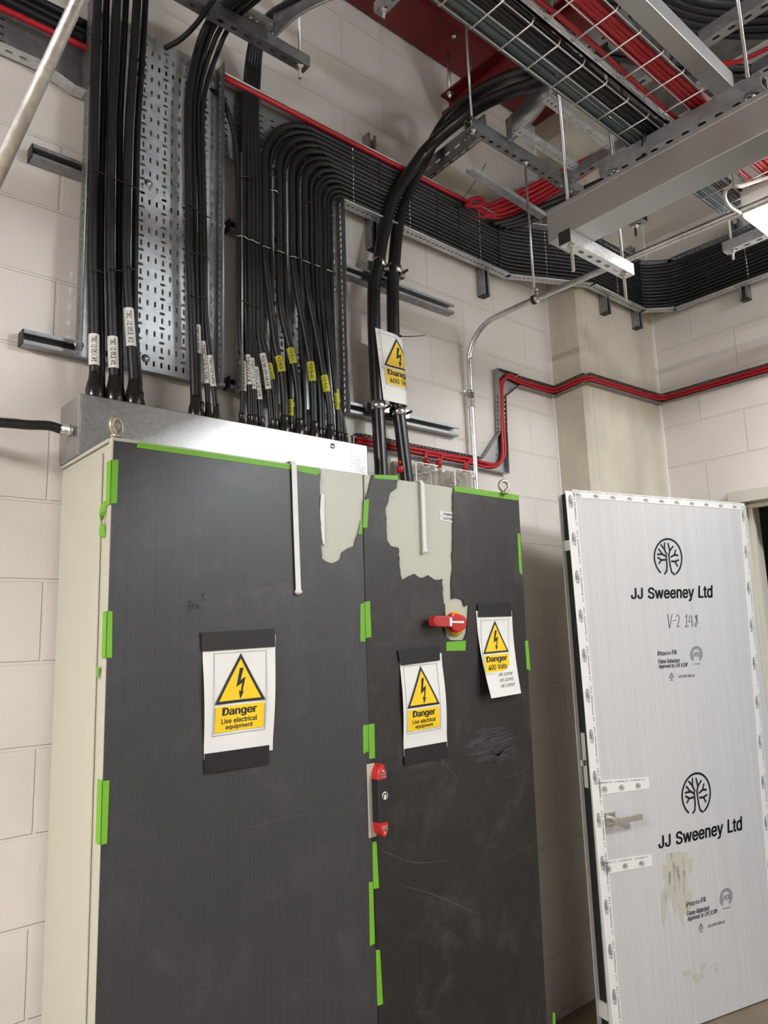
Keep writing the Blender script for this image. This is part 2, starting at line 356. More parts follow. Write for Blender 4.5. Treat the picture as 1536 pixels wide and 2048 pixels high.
# letter outlines (1000 units per em): advance, points | faces
GLYPHS = r'''
- 453 102,256 349,256 349,176 102,176 | 3.1.0 3.2.1
. 188 136,0 118,-12 95,-17 73,-12 54,0 42,19 37,41 42,63 54,82 73,95 95,99 118,95 136,82 149,63 153,41 149,19 | 9.11.10 9.12.11 8.12.9 7.12.8 7.13.12 6.13.7 6.14.13 6.15.14 5.15.6 5.0.15 4.0.5 4.1.0 3.1.4 2.1.3
/ 249 169,545 251,545 80,-88 -1,-88 | 3.1.0 3.2.1
0 453 331,14 283,-11 227,-19 170,-11 123,14 85,55 57,109 41,176 36,254 41,332 58,399 85,453 123,494 171,519 227,528 283,519 330,494 368,453 395,399 412,332 417,254 412,176 396,109 368,55 171,83 196,67 227,62 257,67 282,83 303,109 319,147 328,196 332,254 328,313 319,361 303,399 282,426 257,442 227,447 196,442 171,426 150,399 135,361 125,313 121,254 125,196 135,147 150,109 | 13.15.14 12.15.13 12.16.15 11.16.12 11.17.16 10.39.11 39.38.11 38.17.11 38.37.17 37.18.17 36.18.37 10.40.39 10.41.40 35.18.36 10.42.41 34.18.35 9.42.10 34.19.18 33.19.34 9.43.42 8.43.9 33.20.19 32.20.33 8.44.43 7.44.8 32.21.20 7.45.44 31.21.32 7.46.45 30.21.31 6.46.7 30.22.21 6.47.46 29.22.30 28.22.29 6.24.47 28.23.22 5.24.6 27.23.28 5.25.24 5.26.25 26.23.27 5.23.26 5.0.23 4.0.5 4.1.0 3.1.4 3.2.1
1 453 403,-12 64,-12 64,67 403,67 194,521 288,521 288,-12 200,-12 200,436 213,436 74,334 74,433 | 11.5.4 11.8.5 8.9.5 9.6.5 11.7.8 10.6.9 10.7.11 7.6.10 1.3.2 1.0.3
2 453 401,-12 52,-12 52,52 225,237 252,265 273,290 289,311 300,331 306,351 308,371 305,394 297,412 285,427 268,438 247,445 224,447 199,445 178,437 162,424 149,408 142,387 138,350 52,350 59,408 76,448 102,482 137,507 179,522 225,528 271,523 312,507 346,483 371,452 388,414 393,373 390,342 382,313 368,284 346,251 315,215 276,171 165,56 165,69 401,69 | 27.29.28 27.30.29 26.30.27 26.31.30 25.31.26 25.32.31 24.32.25 24.15.32 15.14.32 14.33.32 23.16.24 16.15.24 13.33.14 23.17.16 12.33.13 23.18.17 11.33.12 23.19.18 11.34.33 10.34.11 22.19.23 22.20.19 9.34.10 22.21.20 9.35.34 8.35.9 7.35.8 7.36.35 6.36.7 6.37.36 5.37.6 4.37.5 4.38.37 3.38.4 3.39.38 2.39.3 2.40.39 2.42.40 42.41.40 2.43.42 2.0.43 1.0.2
3 453 314,2 269,-14 218,-19 171,-15 128,-1 90,20 60,50 40,87 29,144 119,144 126,112 136,95 151,81 170,70 193,64 218,62 246,64 270,72 290,84 305,100 314,120 317,145 314,169 306,190 291,208 269,223 240,232 201,236 145,236 145,304 276,453 276,440 58,440 58,521 384,521 384,456 199,247 199,301 265,300 313,287 352,262 381,229 399,189 405,145 399,100 381,59 352,26 | 32.34.33 32.30.34 30.35.34 30.31.35 31.36.35 32.29.30 29.31.32 29.37.31 37.36.31 28.37.29 28.38.37 28.39.38 28.40.39 28.27.40 27.41.40 26.41.27 25.41.26 25.42.41 24.42.25 23.42.24 22.42.23 22.43.42 21.43.22 20.43.21 20.44.43 7.9.8 7.10.9 19.44.20 7.11.10 18.44.19 18.45.44 7.12.11 6.12.7 17.45.18 6.13.12 16.45.17 6.14.13 15.45.16 6.15.14 6.45.15 6.46.45 5.46.6 5.0.46 4.0.5 4.1.0 3.1.4 3.2.1
4 453 425,93 28,93 28,162 240,521 332,521 121,163 121,175 425,175 355,-12 270,-12 270,121 270,146 270,330 355,330 | 2.4.3 2.6.4 6.5.4 11.13.12 11.8.13 2.7.6 2.11.7 11.0.7 1.11.2 1.10.11 8.0.11 1.9.10 9.0.1 9.8.0
5 453 315,5 271,-13 221,-19 176,-14 135,0 100,23 73,53 55,89 45,142 132,142 139,113 148,96 161,82 178,71 199,64 221,62 247,65 270,75 289,90 303,110 313,134 316,162 312,190 303,215 288,236 268,252 245,261 218,265 194,263 171,257 151,248 131,233 54,242 85,521 378,521 378,440 161,440 147,313 132,313 149,325 174,336 201,343 230,346 265,342 298,332 328,316 354,294 375,267 390,235 400,201 403,163 397,114 379,70 351,33 | 32.36.33 36.34.33 36.35.34 32.38.36 38.37.36 41.43.42 40.43.41 40.44.43 39.44.40 39.45.44 38.45.39 38.46.45 32.46.38 32.28.46 28.27.46 27.47.46 27.26.47 26.48.47 32.29.28 25.48.26 32.30.29 24.48.25 32.31.30 23.48.24 23.49.48 22.49.23 22.50.49 21.50.22 21.51.50 20.51.21 7.9.8 7.10.9 19.51.20 19.52.51 7.11.10 18.52.19 7.12.11 17.52.18 6.12.7 6.13.12 16.52.17 6.14.13 16.53.52 15.53.16 6.15.14 6.53.15 5.53.6 5.0.53 4.0.5 4.1.0 3.1.4 3.2.1
6 453 316,4 274,-13 226,-19 179,-13 136,4 101,32 74,69 57,113 51,162 56,202 69,243 92,291 127,347 246,521 345,521 157,249 124,249 144,282 157,296 173,309 191,318 212,324 235,326 281,321 322,305 355,280 380,246 396,204 401,157 395,109 378,67 351,31 180,73 202,64 226,61 251,64 272,73 290,88 304,107 312,130 315,157 312,184 304,208 290,227 272,241 251,250 226,253 201,250 180,241 162,227 149,208 140,185 137,158 140,131 149,107 162,88 | 12.14.13 12.20.14 20.15.14 11.20.12 21.23.22 20.23.21 20.24.23 11.19.20 15.24.20 11.18.19 15.25.24 11.17.18 10.17.11 10.16.17 15.46.25 46.26.25 15.47.46 45.26.46 15.48.47 44.26.45 10.15.16 10.48.15 44.27.26 9.48.10 9.49.48 43.27.44 9.50.49 42.27.43 9.51.50 41.27.42 41.28.27 8.51.9 8.52.51 40.28.41 7.52.8 7.53.52 39.28.40 39.29.28 7.54.53 38.29.39 6.54.7 38.30.29 6.55.54 37.30.38 6.32.55 36.30.37 6.33.32 35.30.36 5.33.6 35.31.30 5.34.33 34.31.35 5.31.34 4.31.5 4.0.31 3.0.4 3.1.0 2.1.3
7 453 172,-12 77,-12 311,451 311,440 50,440 50,521 403,521 403,446 | 4.6.5 4.2.6 2.7.6 4.1.2 3.7.2 3.0.7 1.3.4 1.0.3
8 453 322,0 277,-14 226,-19 175,-14 130,0 93,24 64,55 46,93 40,135 43,169 54,200 71,228 94,250 120,267 141,273 141,259 112,272 83,301 64,338 58,380 64,421 80,456 106,486 140,509 181,523 226,528 271,523 311,509 345,486 372,456 388,421 394,380 388,338 369,301 340,272 312,259 312,273 332,267 359,250 381,228 398,200 409,169 413,135 407,93 388,55 360,24 172,71 197,64 226,61 256,64 280,71 299,83 313,98 322,117 325,139 321,162 312,182 297,199 277,212 254,220 226,223 199,220 175,212 155,199 140,182 131,162 128,139 130,117 139,98 153,83 183,311 203,304 226,302 249,304 269,311 285,322 297,337 304,355 307,376 305,396 297,414 286,428 270,439 250,445 226,448 203,445 183,439 167,428 155,414 147,396 145,376 147,355 155,337 167,322 | 24.26.25 23.26.24 23.27.26 22.27.23 22.28.27 22.29.28 21.29.22 21.84.29 84.83.29 83.30.29 20.85.21 85.84.21 82.30.83 20.86.85 81.30.82 20.87.86 80.30.81 20.88.87 80.31.30 19.88.20 79.31.80 19.89.88 78.31.79 19.90.89 78.32.31 18.90.19 77.32.78 18.91.90 76.32.77 18.92.91 76.33.32 17.92.18 75.33.76 17.93.92 17.70.93 74.33.75 17.71.70 73.33.74 17.72.71 72.33.73 17.33.72 17.34.33 16.14.17 14.36.17 36.34.17 16.13.14 15.36.14 15.35.36 37.34.36 35.37.34 13.15.16 12.15.13 35.38.37 15.38.35 12.38.15 11.38.12 11.39.38 11.60.39 60.59.39 59.40.39 10.61.11 61.60.11 58.40.59 10.62.61 57.40.58 10.63.62 57.41.40 9.63.10 56.41.57 9.64.63 9.65.64 55.41.56 55.42.41 8.65.9 8.66.65 54.42.55 53.42.54 8.67.66 53.43.42 7.67.8 52.43.53 7.68.67 51.43.52 7.69.68 6.69.7 51.44.43 6.46.69 50.44.51 6.47.46 49.44.50 6.48.47 48.44.49 6.44.48 5.44.6 5.45.44 4.45.5 4.0.45 4.1.0 3.1.4 3.2.1
9 453 137,505 179,522 226,528 274,522 316,504 352,477 379,440 395,396 401,347 397,307 384,265 361,218 325,162 207,-12 108,-12 295,260 329,260 309,227 296,212 280,200 261,191 240,185 218,183 172,188 131,203 98,229 72,263 57,304 51,352 57,400 74,442 101,478 272,436 251,445 226,448 202,445 180,436 163,421 149,402 140,378 137,352 140,325 149,301 163,282 180,268 202,259 226,256 251,259 272,268 290,282 304,301 312,324 315,350 312,378 304,402 290,421 | 1.3.2 0.3.1 0.4.3 31.4.0 31.5.4 30.5.31 30.34.5 34.6.5 30.35.34 33.6.34 30.36.35 32.6.33 29.36.30 32.7.6 55.7.32 29.37.36 29.38.37 54.7.55 29.39.38 53.7.54 28.39.29 53.8.7 28.40.39 52.8.53 27.40.28 27.41.40 51.8.52 51.9.8 27.42.41 50.9.51 50.10.9 26.42.27 26.43.42 49.10.50 26.44.43 48.10.49 26.45.44 47.10.48 47.15.10 15.16.10 16.11.10 25.45.26 17.11.16 47.21.15 21.14.15 25.46.45 46.21.47 25.21.46 24.21.25 18.11.17 18.12.11 19.12.18 23.21.24 20.12.19 21.12.20 22.21.23 14.12.21 14.13.12
A 480 94,-12 -1,-12 193,521 285,521 480,-12 387,-12 276,299 265,330 253,369 238,416 216,490 261,490 239,415 224,367 212,329 202,299 358,187 122,187 122,154 358,154 | 1.10.2 10.3.2 10.11.3 11.4.3 1.9.10 12.4.11 1.13.9 13.8.9 13.8.12 8.4.12 7.16.8 16.4.8 1.17.13 17.14.13 6.16.7 17.15.14 17.18.15 18.0.15 5.19.6 19.16.6 1.18.17 18.16.17 18.19.16 19.4.16 1.0.18 5.4.19
B 456 247,-12 48,-12 48,521 242,521 292,516 334,501 368,478 391,448 406,413 410,374 407,342 397,315 382,293 363,276 342,264 327,258 327,272 343,269 370,256 394,236 413,209 426,176 430,136 425,97 411,61 385,30 350,7 303,-7 137,219 137,69 244,69 292,74 322,89 338,110 343,137 340,158 332,178 318,194 300,207 277,216 248,219 137,440 137,297 237,297 262,300 283,307 300,318 313,333 321,351 324,372 319,399 304,420 279,434 239,440 | 1.41.2 41.3.2 41.4.3 41.5.4 41.6.5 41.7.6 41.53.7 53.52.7 52.8.7 1.42.41 51.8.52 50.8.51 50.9.8 49.9.50 49.10.9 48.10.49 47.10.48 47.11.10 46.11.47 45.11.46 45.12.11 44.12.45 43.12.44 1.28.42 28.43.42 28.12.43 28.16.12 16.13.12 16.17.13 17.14.13 28.15.16 14.18.17 15.18.14 28.18.15 28.19.18 28.40.19 40.20.19 1.29.28 39.20.40 38.20.39 38.21.20 37.21.38 36.21.37 35.21.36 35.22.21 34.22.35 33.22.34 33.23.22 32.23.33 32.24.23 31.24.32 30.24.31 1.30.29 1.24.30 1.25.24 1.26.25 1.27.26 1.0.27
C 510 344,-7 307,-16 267,-19 202,-11 144,15 95,55 59,110 36,177 28,254 36,332 59,399 95,453 144,494 202,519 267,528 307,525 344,516 379,501 410,481 436,455 458,424 475,389 488,336 399,336 390,368 379,388 366,405 350,419 332,430 312,437 290,442 268,444 226,438 190,422 160,395 136,359 121,311 115,254 121,197 136,150 160,113 190,87 227,70 268,65 290,67 312,71 332,79 350,90 366,104 379,121 390,141 400,172 488,172 475,119 459,85 437,54 410,28 379,8 | 13.15.14 13.16.15 12.16.13 12.17.16 12.18.17 11.18.12 11.19.18 11.31.19 31.30.19 30.20.19 10.32.11 32.31.11 29.20.30 10.33.32 28.20.29 27.20.28 27.21.20 10.34.33 26.21.27 25.21.26 9.34.10 9.35.34 25.22.21 24.22.25 23.22.24 9.36.35 8.36.9 8.37.36 8.38.37 7.38.8 7.39.38 6.39.7 50.52.51 50.53.52 6.40.39 49.53.50 48.53.49 48.54.53 6.41.40 5.41.6 47.54.48 46.54.47 5.42.41 46.55.54 45.55.46 44.55.45 5.43.42 43.55.44 5.55.43 4.55.5 4.56.55 4.57.56 3.57.4 3.0.57 3.1.0 2.1.3
D 502 357,20 293,-4 219,-12 84,-12 84,69 214,69 269,75 312,91 345,118 368,154 382,200 387,255 382,310 368,355 345,391 313,418 272,434 220,440 81,440 81,521 226,521 297,513 359,489 408,450 444,396 466,331 474,255 466,179 444,113 407,60 48,521 137,521 137,-12 48,-12 | 33.19.30 19.31.30 33.18.19 31.20.19 32.20.31 32.17.20 17.21.20 17.22.21 17.23.22 17.16.23 16.24.23 33.17.18 33.4.17 4.32.17 15.24.16 14.24.15 14.25.24 13.25.14 12.25.13 12.26.25 11.26.12 11.27.26 10.27.11 9.27.10 9.28.27 8.28.9 7.28.8 7.29.28 6.29.7 5.29.6 33.3.4 32.5.4 32.29.5 32.0.29 32.1.0 32.2.1 3.32.33 32.2.3
E 419 387,-12 48,-12 48,521 384,521 384,440 137,440 137,298 367,298 367,217 137,217 137,69 387,69 | 1.5.2 5.3.2 5.4.3 1.6.5 1.9.6 9.7.6 9.8.7 1.10.9 1.11.10 1.0.11
F 410 137,-12 48,-12 48,521 381,521 381,440 137,440 137,290 358,290 358,209 137,209 | 1.5.2 5.3.2 5.4.3 1.6.5 1.9.6 9.7.6 9.8.7 1.0.9
G 520 382,8 329,-12 269,-19 202,-11 143,15 95,56 58,110 36,177 28,254 36,332 58,398 94,453 142,494 200,519 265,528 306,524 344,515 379,500 411,479 438,453 459,423 476,388 490,337 400,337 388,367 377,386 364,403 349,417 331,429 312,437 290,442 266,444 225,438 190,422 159,396 136,359 121,312 115,254 121,197 136,150 160,113 191,87 227,70 269,65 306,69 339,82 365,102 386,129 398,163 404,216 572,187 271,187 271,268 490,268 490,199 483,138 461,85 427,41 | 13.15.14 13.16.15 12.16.13 12.17.16 12.18.17 11.18.12 11.19.18 10.32.11 32.31.11 31.19.11 31.30.19 30.20.19 29.20.30 10.33.32 28.20.29 27.20.28 27.21.20 10.34.33 26.21.27 25.21.26 9.34.10 9.35.34 25.22.21 24.22.25 23.22.24 9.36.35 8.36.9 8.37.36 51.53.52 51.49.53 49.54.53 8.38.37 7.38.8 51.48.49 54.50.49 55.50.54 7.39.38 48.50.51 48.55.50 6.39.7 47.55.48 6.40.39 47.56.55 46.56.47 6.41.40 5.41.6 45.56.46 5.42.41 45.57.56 44.57.45 5.43.42 43.57.44 5.57.43 4.57.5 4.0.57 3.0.4 3.1.0 2.1.3
H 517 137,-12 48,-12 48,521 137,521 137,301 380,301 380,521 469,521 469,-12 380,-12 380,220 137,220 | 1.3.2 1.4.3 5.7.6 5.8.7 1.11.4 11.5.4 11.10.5 10.8.5 1.0.11 9.8.10
J 396 303,24 250,-8 185,-19 120,-8 67,24 32,76 21,144 21,185 110,185 110,146 115,108 130,83 154,67 185,62 216,67 239,83 254,108 260,146 260,521 348,521 348,144 337,76 | 17.19.18 17.20.19 6.8.7 6.9.8 6.10.9 16.20.17 16.21.20 5.10.6 5.11.10 15.21.16 5.12.11 14.21.15 14.0.21 4.12.5 4.13.12 13.0.14 4.0.13 4.1.0 3.1.4 3.2.1
L 393 373,-12 48,-12 48,521 137,521 137,69 373,69 | 1.3.2 1.4.3 1.5.4 1.0.5
M 628 134,-12 48,-12 48,521 160,521 288,191 293,178 299,163 305,145 311,126 317,107 323,87 328,69 338,37 291,37 301,68 306,86 312,105 319,125 325,144 331,162 336,178 341,191 468,521 580,521 580,-12 492,-12 492,291 492,308 492,327 493,348 493,369 494,391 494,413 495,436 495,469 529,469 517,430 509,406 501,382 493,359 486,337 479,318 472,301 467,287 350,-12 278,-12 159,287 154,300 148,317 141,336 134,357 126,380 118,404 109,428 95,469 130,469 131,438 132,416 132,394 133,372 133,350 134,329 134,309 134,291 | 1.54.2 54.3.2 54.55.3 55.4.3 21.34.22 34.23.22 34.35.23 35.24.23 1.53.54 56.4.55 21.33.34 36.24.35 57.4.56 21.32.33 37.24.36 1.52.53 58.4.57 21.31.32 38.24.37 1.51.52 59.4.58 21.30.31 39.24.38 1.50.51 60.50.59 50.4.59 21.29.30 40.29.39 29.24.39 1.60.50 60.49.50 1.61.60 21.40.29 40.28.29 21.41.40 1.62.61 21.42.41 1.63.62 21.43.42 1.0.63 21.44.43 20.44.21 19.44.20 18.44.19 17.44.18 16.9.17 9.10.17 10.11.17 11.12.17 12.44.17
N 523 137,-12 48,-12 48,521 143,521 353,189 362,175 373,157 385,136 398,112 411,87 432,46 394,40 390,80 389,108 388,133 387,157 387,178 387,195 387,521 475,521 475,-12 380,-12 192,284 180,304 167,324 153,348 138,375 119,407 88,461 131,468 133,418 134,384 135,354 136,328 137,307 137,291 | 1.28.2 28.3.2 28.29.3 29.4.3 17.19.18 17.20.19 30.4.29 1.27.28 31.4.30 1.26.27 32.26.31 26.4.31 1.32.26 32.25.26 1.33.32 1.34.33 1.35.34 1.0.35 16.20.17 15.20.16 14.20.15 13.8.14 8.20.14 13.9.8 12.9.13 12.10.9 11.10.12
O 533 390,15 332,-11 267,-19 202,-11 144,15 96,55 59,110 36,177 28,254 36,332 59,399 96,453 144,494 202,519 267,528 332,519 390,494 438,453 475,398 498,332 505,254 498,177 475,110 438,55 191,86 227,70 267,65 307,70 343,86 374,112 397,149 413,197 418,254 413,312 397,359 374,396 343,422 307,438 267,444 227,438 191,422 160,396 136,359 121,312 115,254 121,197 136,149 160,113 | 13.15.14 12.15.13 12.16.15 11.16.12 11.17.16 10.39.11 39.38.11 38.17.11 38.37.17 37.18.17 36.18.37 10.40.39 35.18.36 10.41.40 9.41.10 35.19.18 34.19.35 9.42.41 33.19.34 9.43.42 8.43.9 33.20.19 32.20.33 8.44.43 31.20.32 8.45.44 7.45.8 31.21.20 7.46.45 30.21.31 30.22.21 6.46.7 6.47.46 29.22.30 6.24.47 28.22.29 28.23.22 5.24.6 5.25.24 27.23.28 5.26.25 26.23.27 5.23.26 5.0.23 4.0.5 4.1.0 3.1.4 3.2.1
P 445 137,-12 48,-12 48,521 236,521 292,515 338,498 375,471 400,435 416,394 421,348 416,302 400,260 375,224 338,197 292,179 236,174 97,174 97,254 232,254 266,258 291,267 310,281 322,299 330,322 332,348 330,374 322,396 310,414 291,428 266,437 232,440 137,440 | 1.17.2 17.31.2 31.3.2 31.4.3 31.5.4 31.6.5 31.30.6 30.7.6 17.0.31 29.7.30 28.7.29 28.8.7 27.8.28 26.8.27 25.8.26 25.9.8 24.9.25 23.9.24 23.10.9 22.10.23 22.11.10 21.11.22 20.11.21 19.11.20 19.12.11 18.12.19 1.16.17 0.18.17 0.15.18 15.12.18 15.13.12 15.14.13 1.15.16 1.0.15
R 449 137,-12 48,-12 48,521 236,521 292,515 339,499 375,473 401,439 416,398 421,352 416,306 401,266 375,232 338,206 292,191 236,186 84,186 84,267 233,267 267,270 292,278 311,290 323,306 331,327 333,352 331,378 323,399 310,416 292,429 267,437 232,440 137,440 448,-12 346,-12 210,241 310,241 | 1.17.2 17.31.2 31.3.2 31.4.3 31.5.4 31.6.5 31.30.6 30.7.6 17.0.31 29.7.30 29.8.7 28.8.29 27.8.28 26.8.27 25.8.26 25.9.8 24.9.25 23.9.24 23.10.9 22.10.23 21.10.22 21.11.10 20.11.21 19.11.20 18.11.19 1.16.17 0.34.17 34.18.17 34.11.18 34.35.11 35.12.11 0.15.34 15.33.34 32.13.35 13.12.35 14.32.13 15.32.14 1.15.16 1.0.15 33.32.15
S 447 328,0 280,-16 224,-21 170,-16 123,-2 84,22 54,53 35,92 24,149 114,149 122,114 133,95 149,81 171,70 196,63 224,61 254,64 281,71 303,83 320,99 330,118 333,139 331,157 323,171 309,183 291,194 268,203 241,211 180,228 122,250 78,281 49,321 40,372 46,416 65,455 95,486 133,509 177,523 227,528 277,523 321,509 358,486 387,456 406,419 415,366 329,366 316,406 295,427 264,442 225,446 196,444 172,437 153,425 139,411 130,394 127,376 130,357 140,342 155,329 174,319 195,311 216,305 268,291 291,284 316,275 342,263 366,247 388,228 405,203 417,174 420,138 415,96 397,57 368,24 | 37.39.38 36.39.37 36.40.39 35.40.36 35.41.40 34.41.35 34.42.41 34.49.42 49.48.42 48.43.42 33.50.34 50.49.34 33.51.50 47.43.48 33.52.51 46.43.47 33.53.52 46.44.43 32.53.33 32.54.53 45.44.46 32.55.54 32.56.55 31.56.32 31.57.56 31.58.57 31.59.58 30.59.31 30.60.59 30.61.60 30.62.61 30.63.62 30.64.63 29.64.30 29.65.64 29.66.65 28.66.29 28.67.66 27.67.28 27.68.67 26.68.27 26.69.68 25.69.26 24.69.25 23.69.24 23.70.69 22.70.23 21.70.22 7.9.8 7.10.9 20.70.21 20.71.70 19.71.20 7.11.10 18.71.19 18.72.71 7.12.11 6.12.7 17.72.18 6.13.12 16.72.17 6.14.13 15.72.16 6.15.14 6.72.15 6.73.72 5.73.6 5.0.73 4.0.5 4.1.0 3.1.4 3.2.1
T 449 181,440 20,440 20,521 429,521 429,440 269,440 269,-12 181,-12 | 1.3.2 1.4.3 0.4.1 7.5.0 5.4.0 7.6.5
U 517 369,5 318,-14 259,-20 200,-14 148,5 106,34 74,74 55,121 48,172 48,521 136,521 136,179 140,147 151,119 169,96 193,79 223,67 259,64 295,67 325,79 349,96 366,119 377,147 381,179 381,521 469,521 469,172 463,121 443,74 411,34 | 8.10.9 8.11.10 23.25.24 23.26.25 8.12.11 22.26.23 7.12.8 22.27.26 7.13.12 21.27.22 21.28.27 6.13.7 6.14.13 20.28.21 6.15.14 19.28.20 6.16.15 18.28.19 18.29.28 5.16.6 17.29.18 5.17.16 5.29.17 5.0.29 4.0.5 4.1.0 3.1.4 3.2.1
V 480 286,-12 195,-12 -1,521 93,521 204,210 214,180 227,141 242,93 264,19 218,19 241,93 256,142 268,180 278,210 386,521 480,521 | 1.3.2 1.4.3 13.15.14 13.0.15 1.5.4 12.0.13 11.0.12 1.6.5 10.7.11 7.0.11 1.10.6 10.7.6 1.9.10 8.0.7 1.8.9 1.0.8
W 686 240,-12 146,-12 1,521 92,521 175,199 181,174 187,148 193,122 199,96 204,69 211,28 175,28 183,69 188,96 194,122 200,148 206,174 212,199 297,521 389,521 473,199 480,174 486,148 492,122 498,96 504,69 512,28 474,28 482,69 487,96 493,122 499,148 505,174 511,199 594,521 685,521 539,-12 446,-12 356,320 348,353 340,389 332,428 322,487 364,487 354,430 347,392 339,356 329,320 | 1.3.2 1.4.3 17.42.18 42.19.18 42.43.19 43.20.19 33.35.34 33.36.35 17.41.42 44.20.43 45.20.44 17.40.41 46.39.45 39.20.45 17.46.40 46.39.40 17.47.46 38.20.39 37.20.38 17.0.47 37.21.20 16.0.17 1.5.4 32.36.33 37.22.21 15.0.16 1.6.5 31.36.32 14.0.15 37.23.22 30.36.31 1.7.6 37.29.23 29.24.23 13.8.14 8.0.14 29.24.30 24.36.30 1.13.7 13.8.7 25.36.24 37.28.29 1.12.13 9.0.8 26.36.25 1.11.12 37.27.28 10.0.9 1.10.11 1.0.10 37.26.27 37.36.26
a 389 220,-10 192,-18 160,-21 123,-17 89,-6 60,12 37,38 23,70 18,108 22,141 33,167 50,188 71,204 96,215 122,222 150,228 177,232 208,236 232,239 249,242 259,245 262,249 264,256 264,256 262,276 256,291 247,302 234,311 217,317 196,319 173,317 154,311 138,303 126,292 117,281 106,260 24,284 47,329 71,355 99,374 129,387 162,394 194,396 217,395 242,391 267,383 292,370 315,352 333,326 345,292 349,252 349,-12 265,-12 265,40 279,40 274,31 260,16 242,2 134,63 151,59 170,57 199,61 222,69 240,83 253,99 261,118 264,139 264,167 275,175 263,170 249,167 233,164 217,161 202,159 188,158 177,156 157,153 139,147 123,140 113,131 106,120 104,105 106,91 112,79 121,70 | 41.43.42 41.44.43 40.44.41 40.45.44 39.45.40 39.46.45 38.46.39 38.47.46 37.47.38 37.48.47 36.30.37 30.29.37 29.48.37 29.28.48 28.49.48 36.31.30 27.49.28 36.32.31 26.49.27 36.33.32 25.49.26 25.50.49 36.34.33 24.50.25 35.34.36 23.50.24 22.50.23 21.50.22 21.51.50 20.51.21 19.68.20 68.51.20 18.68.19 17.68.18 16.68.17 15.68.16 14.68.15 13.68.14 12.68.13 11.68.12 10.68.11 10.69.68 67.51.68 10.70.69 9.70.10 9.71.70 66.51.67 9.72.71 9.73.72 9.74.73 9.75.74 9.76.75 9.77.76 9.78.77 8.78.9 8.79.78 65.51.66 8.80.79 8.81.80 64.51.65 7.81.8 7.82.81 63.51.64 7.83.82 62.54.63 54.51.63 7.84.83 7.58.84 6.58.7 61.54.62 6.59.58 60.54.61 6.60.59 6.53.60 53.54.60 6.56.53 56.52.53 55.51.54 5.56.6 56.51.55 5.57.56 52.51.56 4.57.5 4.0.57 3.0.4 3.1.0 2.1.3
c 396 264,-12 236,-18 207,-20 156,-14 110,6 73,38 45,80 28,130 22,187 28,246 45,296 73,338 110,370 156,390 207,396 236,395 263,389 289,379 312,366 332,349 350,329 363,306 378,269 295,248 287,271 280,282 272,292 263,301 251,308 238,313 224,317 208,318 177,313 152,300 134,280 120,254 111,222 108,187 111,153 120,122 133,96 152,76 177,63 208,58 224,60 239,63 252,68 263,76 273,85 281,95 288,107 297,131 379,111 365,73 351,49 334,29 313,12 290,-2 | 13.15.14 13.16.15 12.16.13 12.17.16 12.18.17 11.18.12 11.19.18 11.20.19 10.31.11 31.20.11 31.30.20 30.21.20 10.32.31 29.21.30 28.21.29 10.33.32 27.21.28 27.22.21 26.22.27 10.34.33 9.34.10 25.22.26 24.22.25 9.35.34 23.22.24 9.36.35 8.36.9 8.37.36 8.38.37 7.38.8 7.39.38 50.52.51 6.39.7 6.40.39 50.53.52 49.53.50 6.41.40 48.53.49 47.53.48 5.41.6 46.53.47 5.42.41 46.54.53 45.54.46 44.54.45 5.43.42 43.54.44 5.54.43 5.55.54 4.55.5 4.56.55 4.57.56 3.57.4 3.0.57 3.1.0 2.1.3
d 424 258,-7 230,-17 195,-20 147,-14 105,6 70,38 44,79 27,130 22,189 27,247 44,298 70,339 105,371 148,390 195,397 230,393 258,384 280,369 296,354 308,338 313,331 299,331 299,521 384,521 384,-12 301,-12 301,47 313,47 308,39 296,23 279,7 152,75 176,63 205,59 233,63 256,75 274,94 288,119 297,152 300,189 297,227 288,258 275,284 256,302 233,314 205,318 175,314 152,302 133,282 120,257 111,225 108,189 111,153 120,121 134,95 | 21.23.22 21.19.23 19.20.23 20.24.23 13.15.14 13.16.15 12.16.13 12.17.16 11.17.12 11.18.17 11.19.18 10.19.11 10.21.19 10.20.21 10.45.20 45.44.20 44.43.20 43.42.20 42.41.20 41.24.20 10.46.45 10.47.46 10.48.47 9.48.10 9.49.48 40.24.41 9.50.49 8.50.9 39.24.40 8.51.50 38.24.39 8.52.51 7.52.8 7.53.52 37.24.38 6.53.7 6.54.53 36.24.37 6.31.54 35.27.36 27.24.36 5.31.6 5.32.31 34.27.35 5.33.32 33.27.34 5.26.33 26.27.33 5.29.26 29.25.26 28.24.27 29.24.28 4.29.5 4.30.29 25.24.29 4.0.30 3.0.4 3.1.0 2.1.3
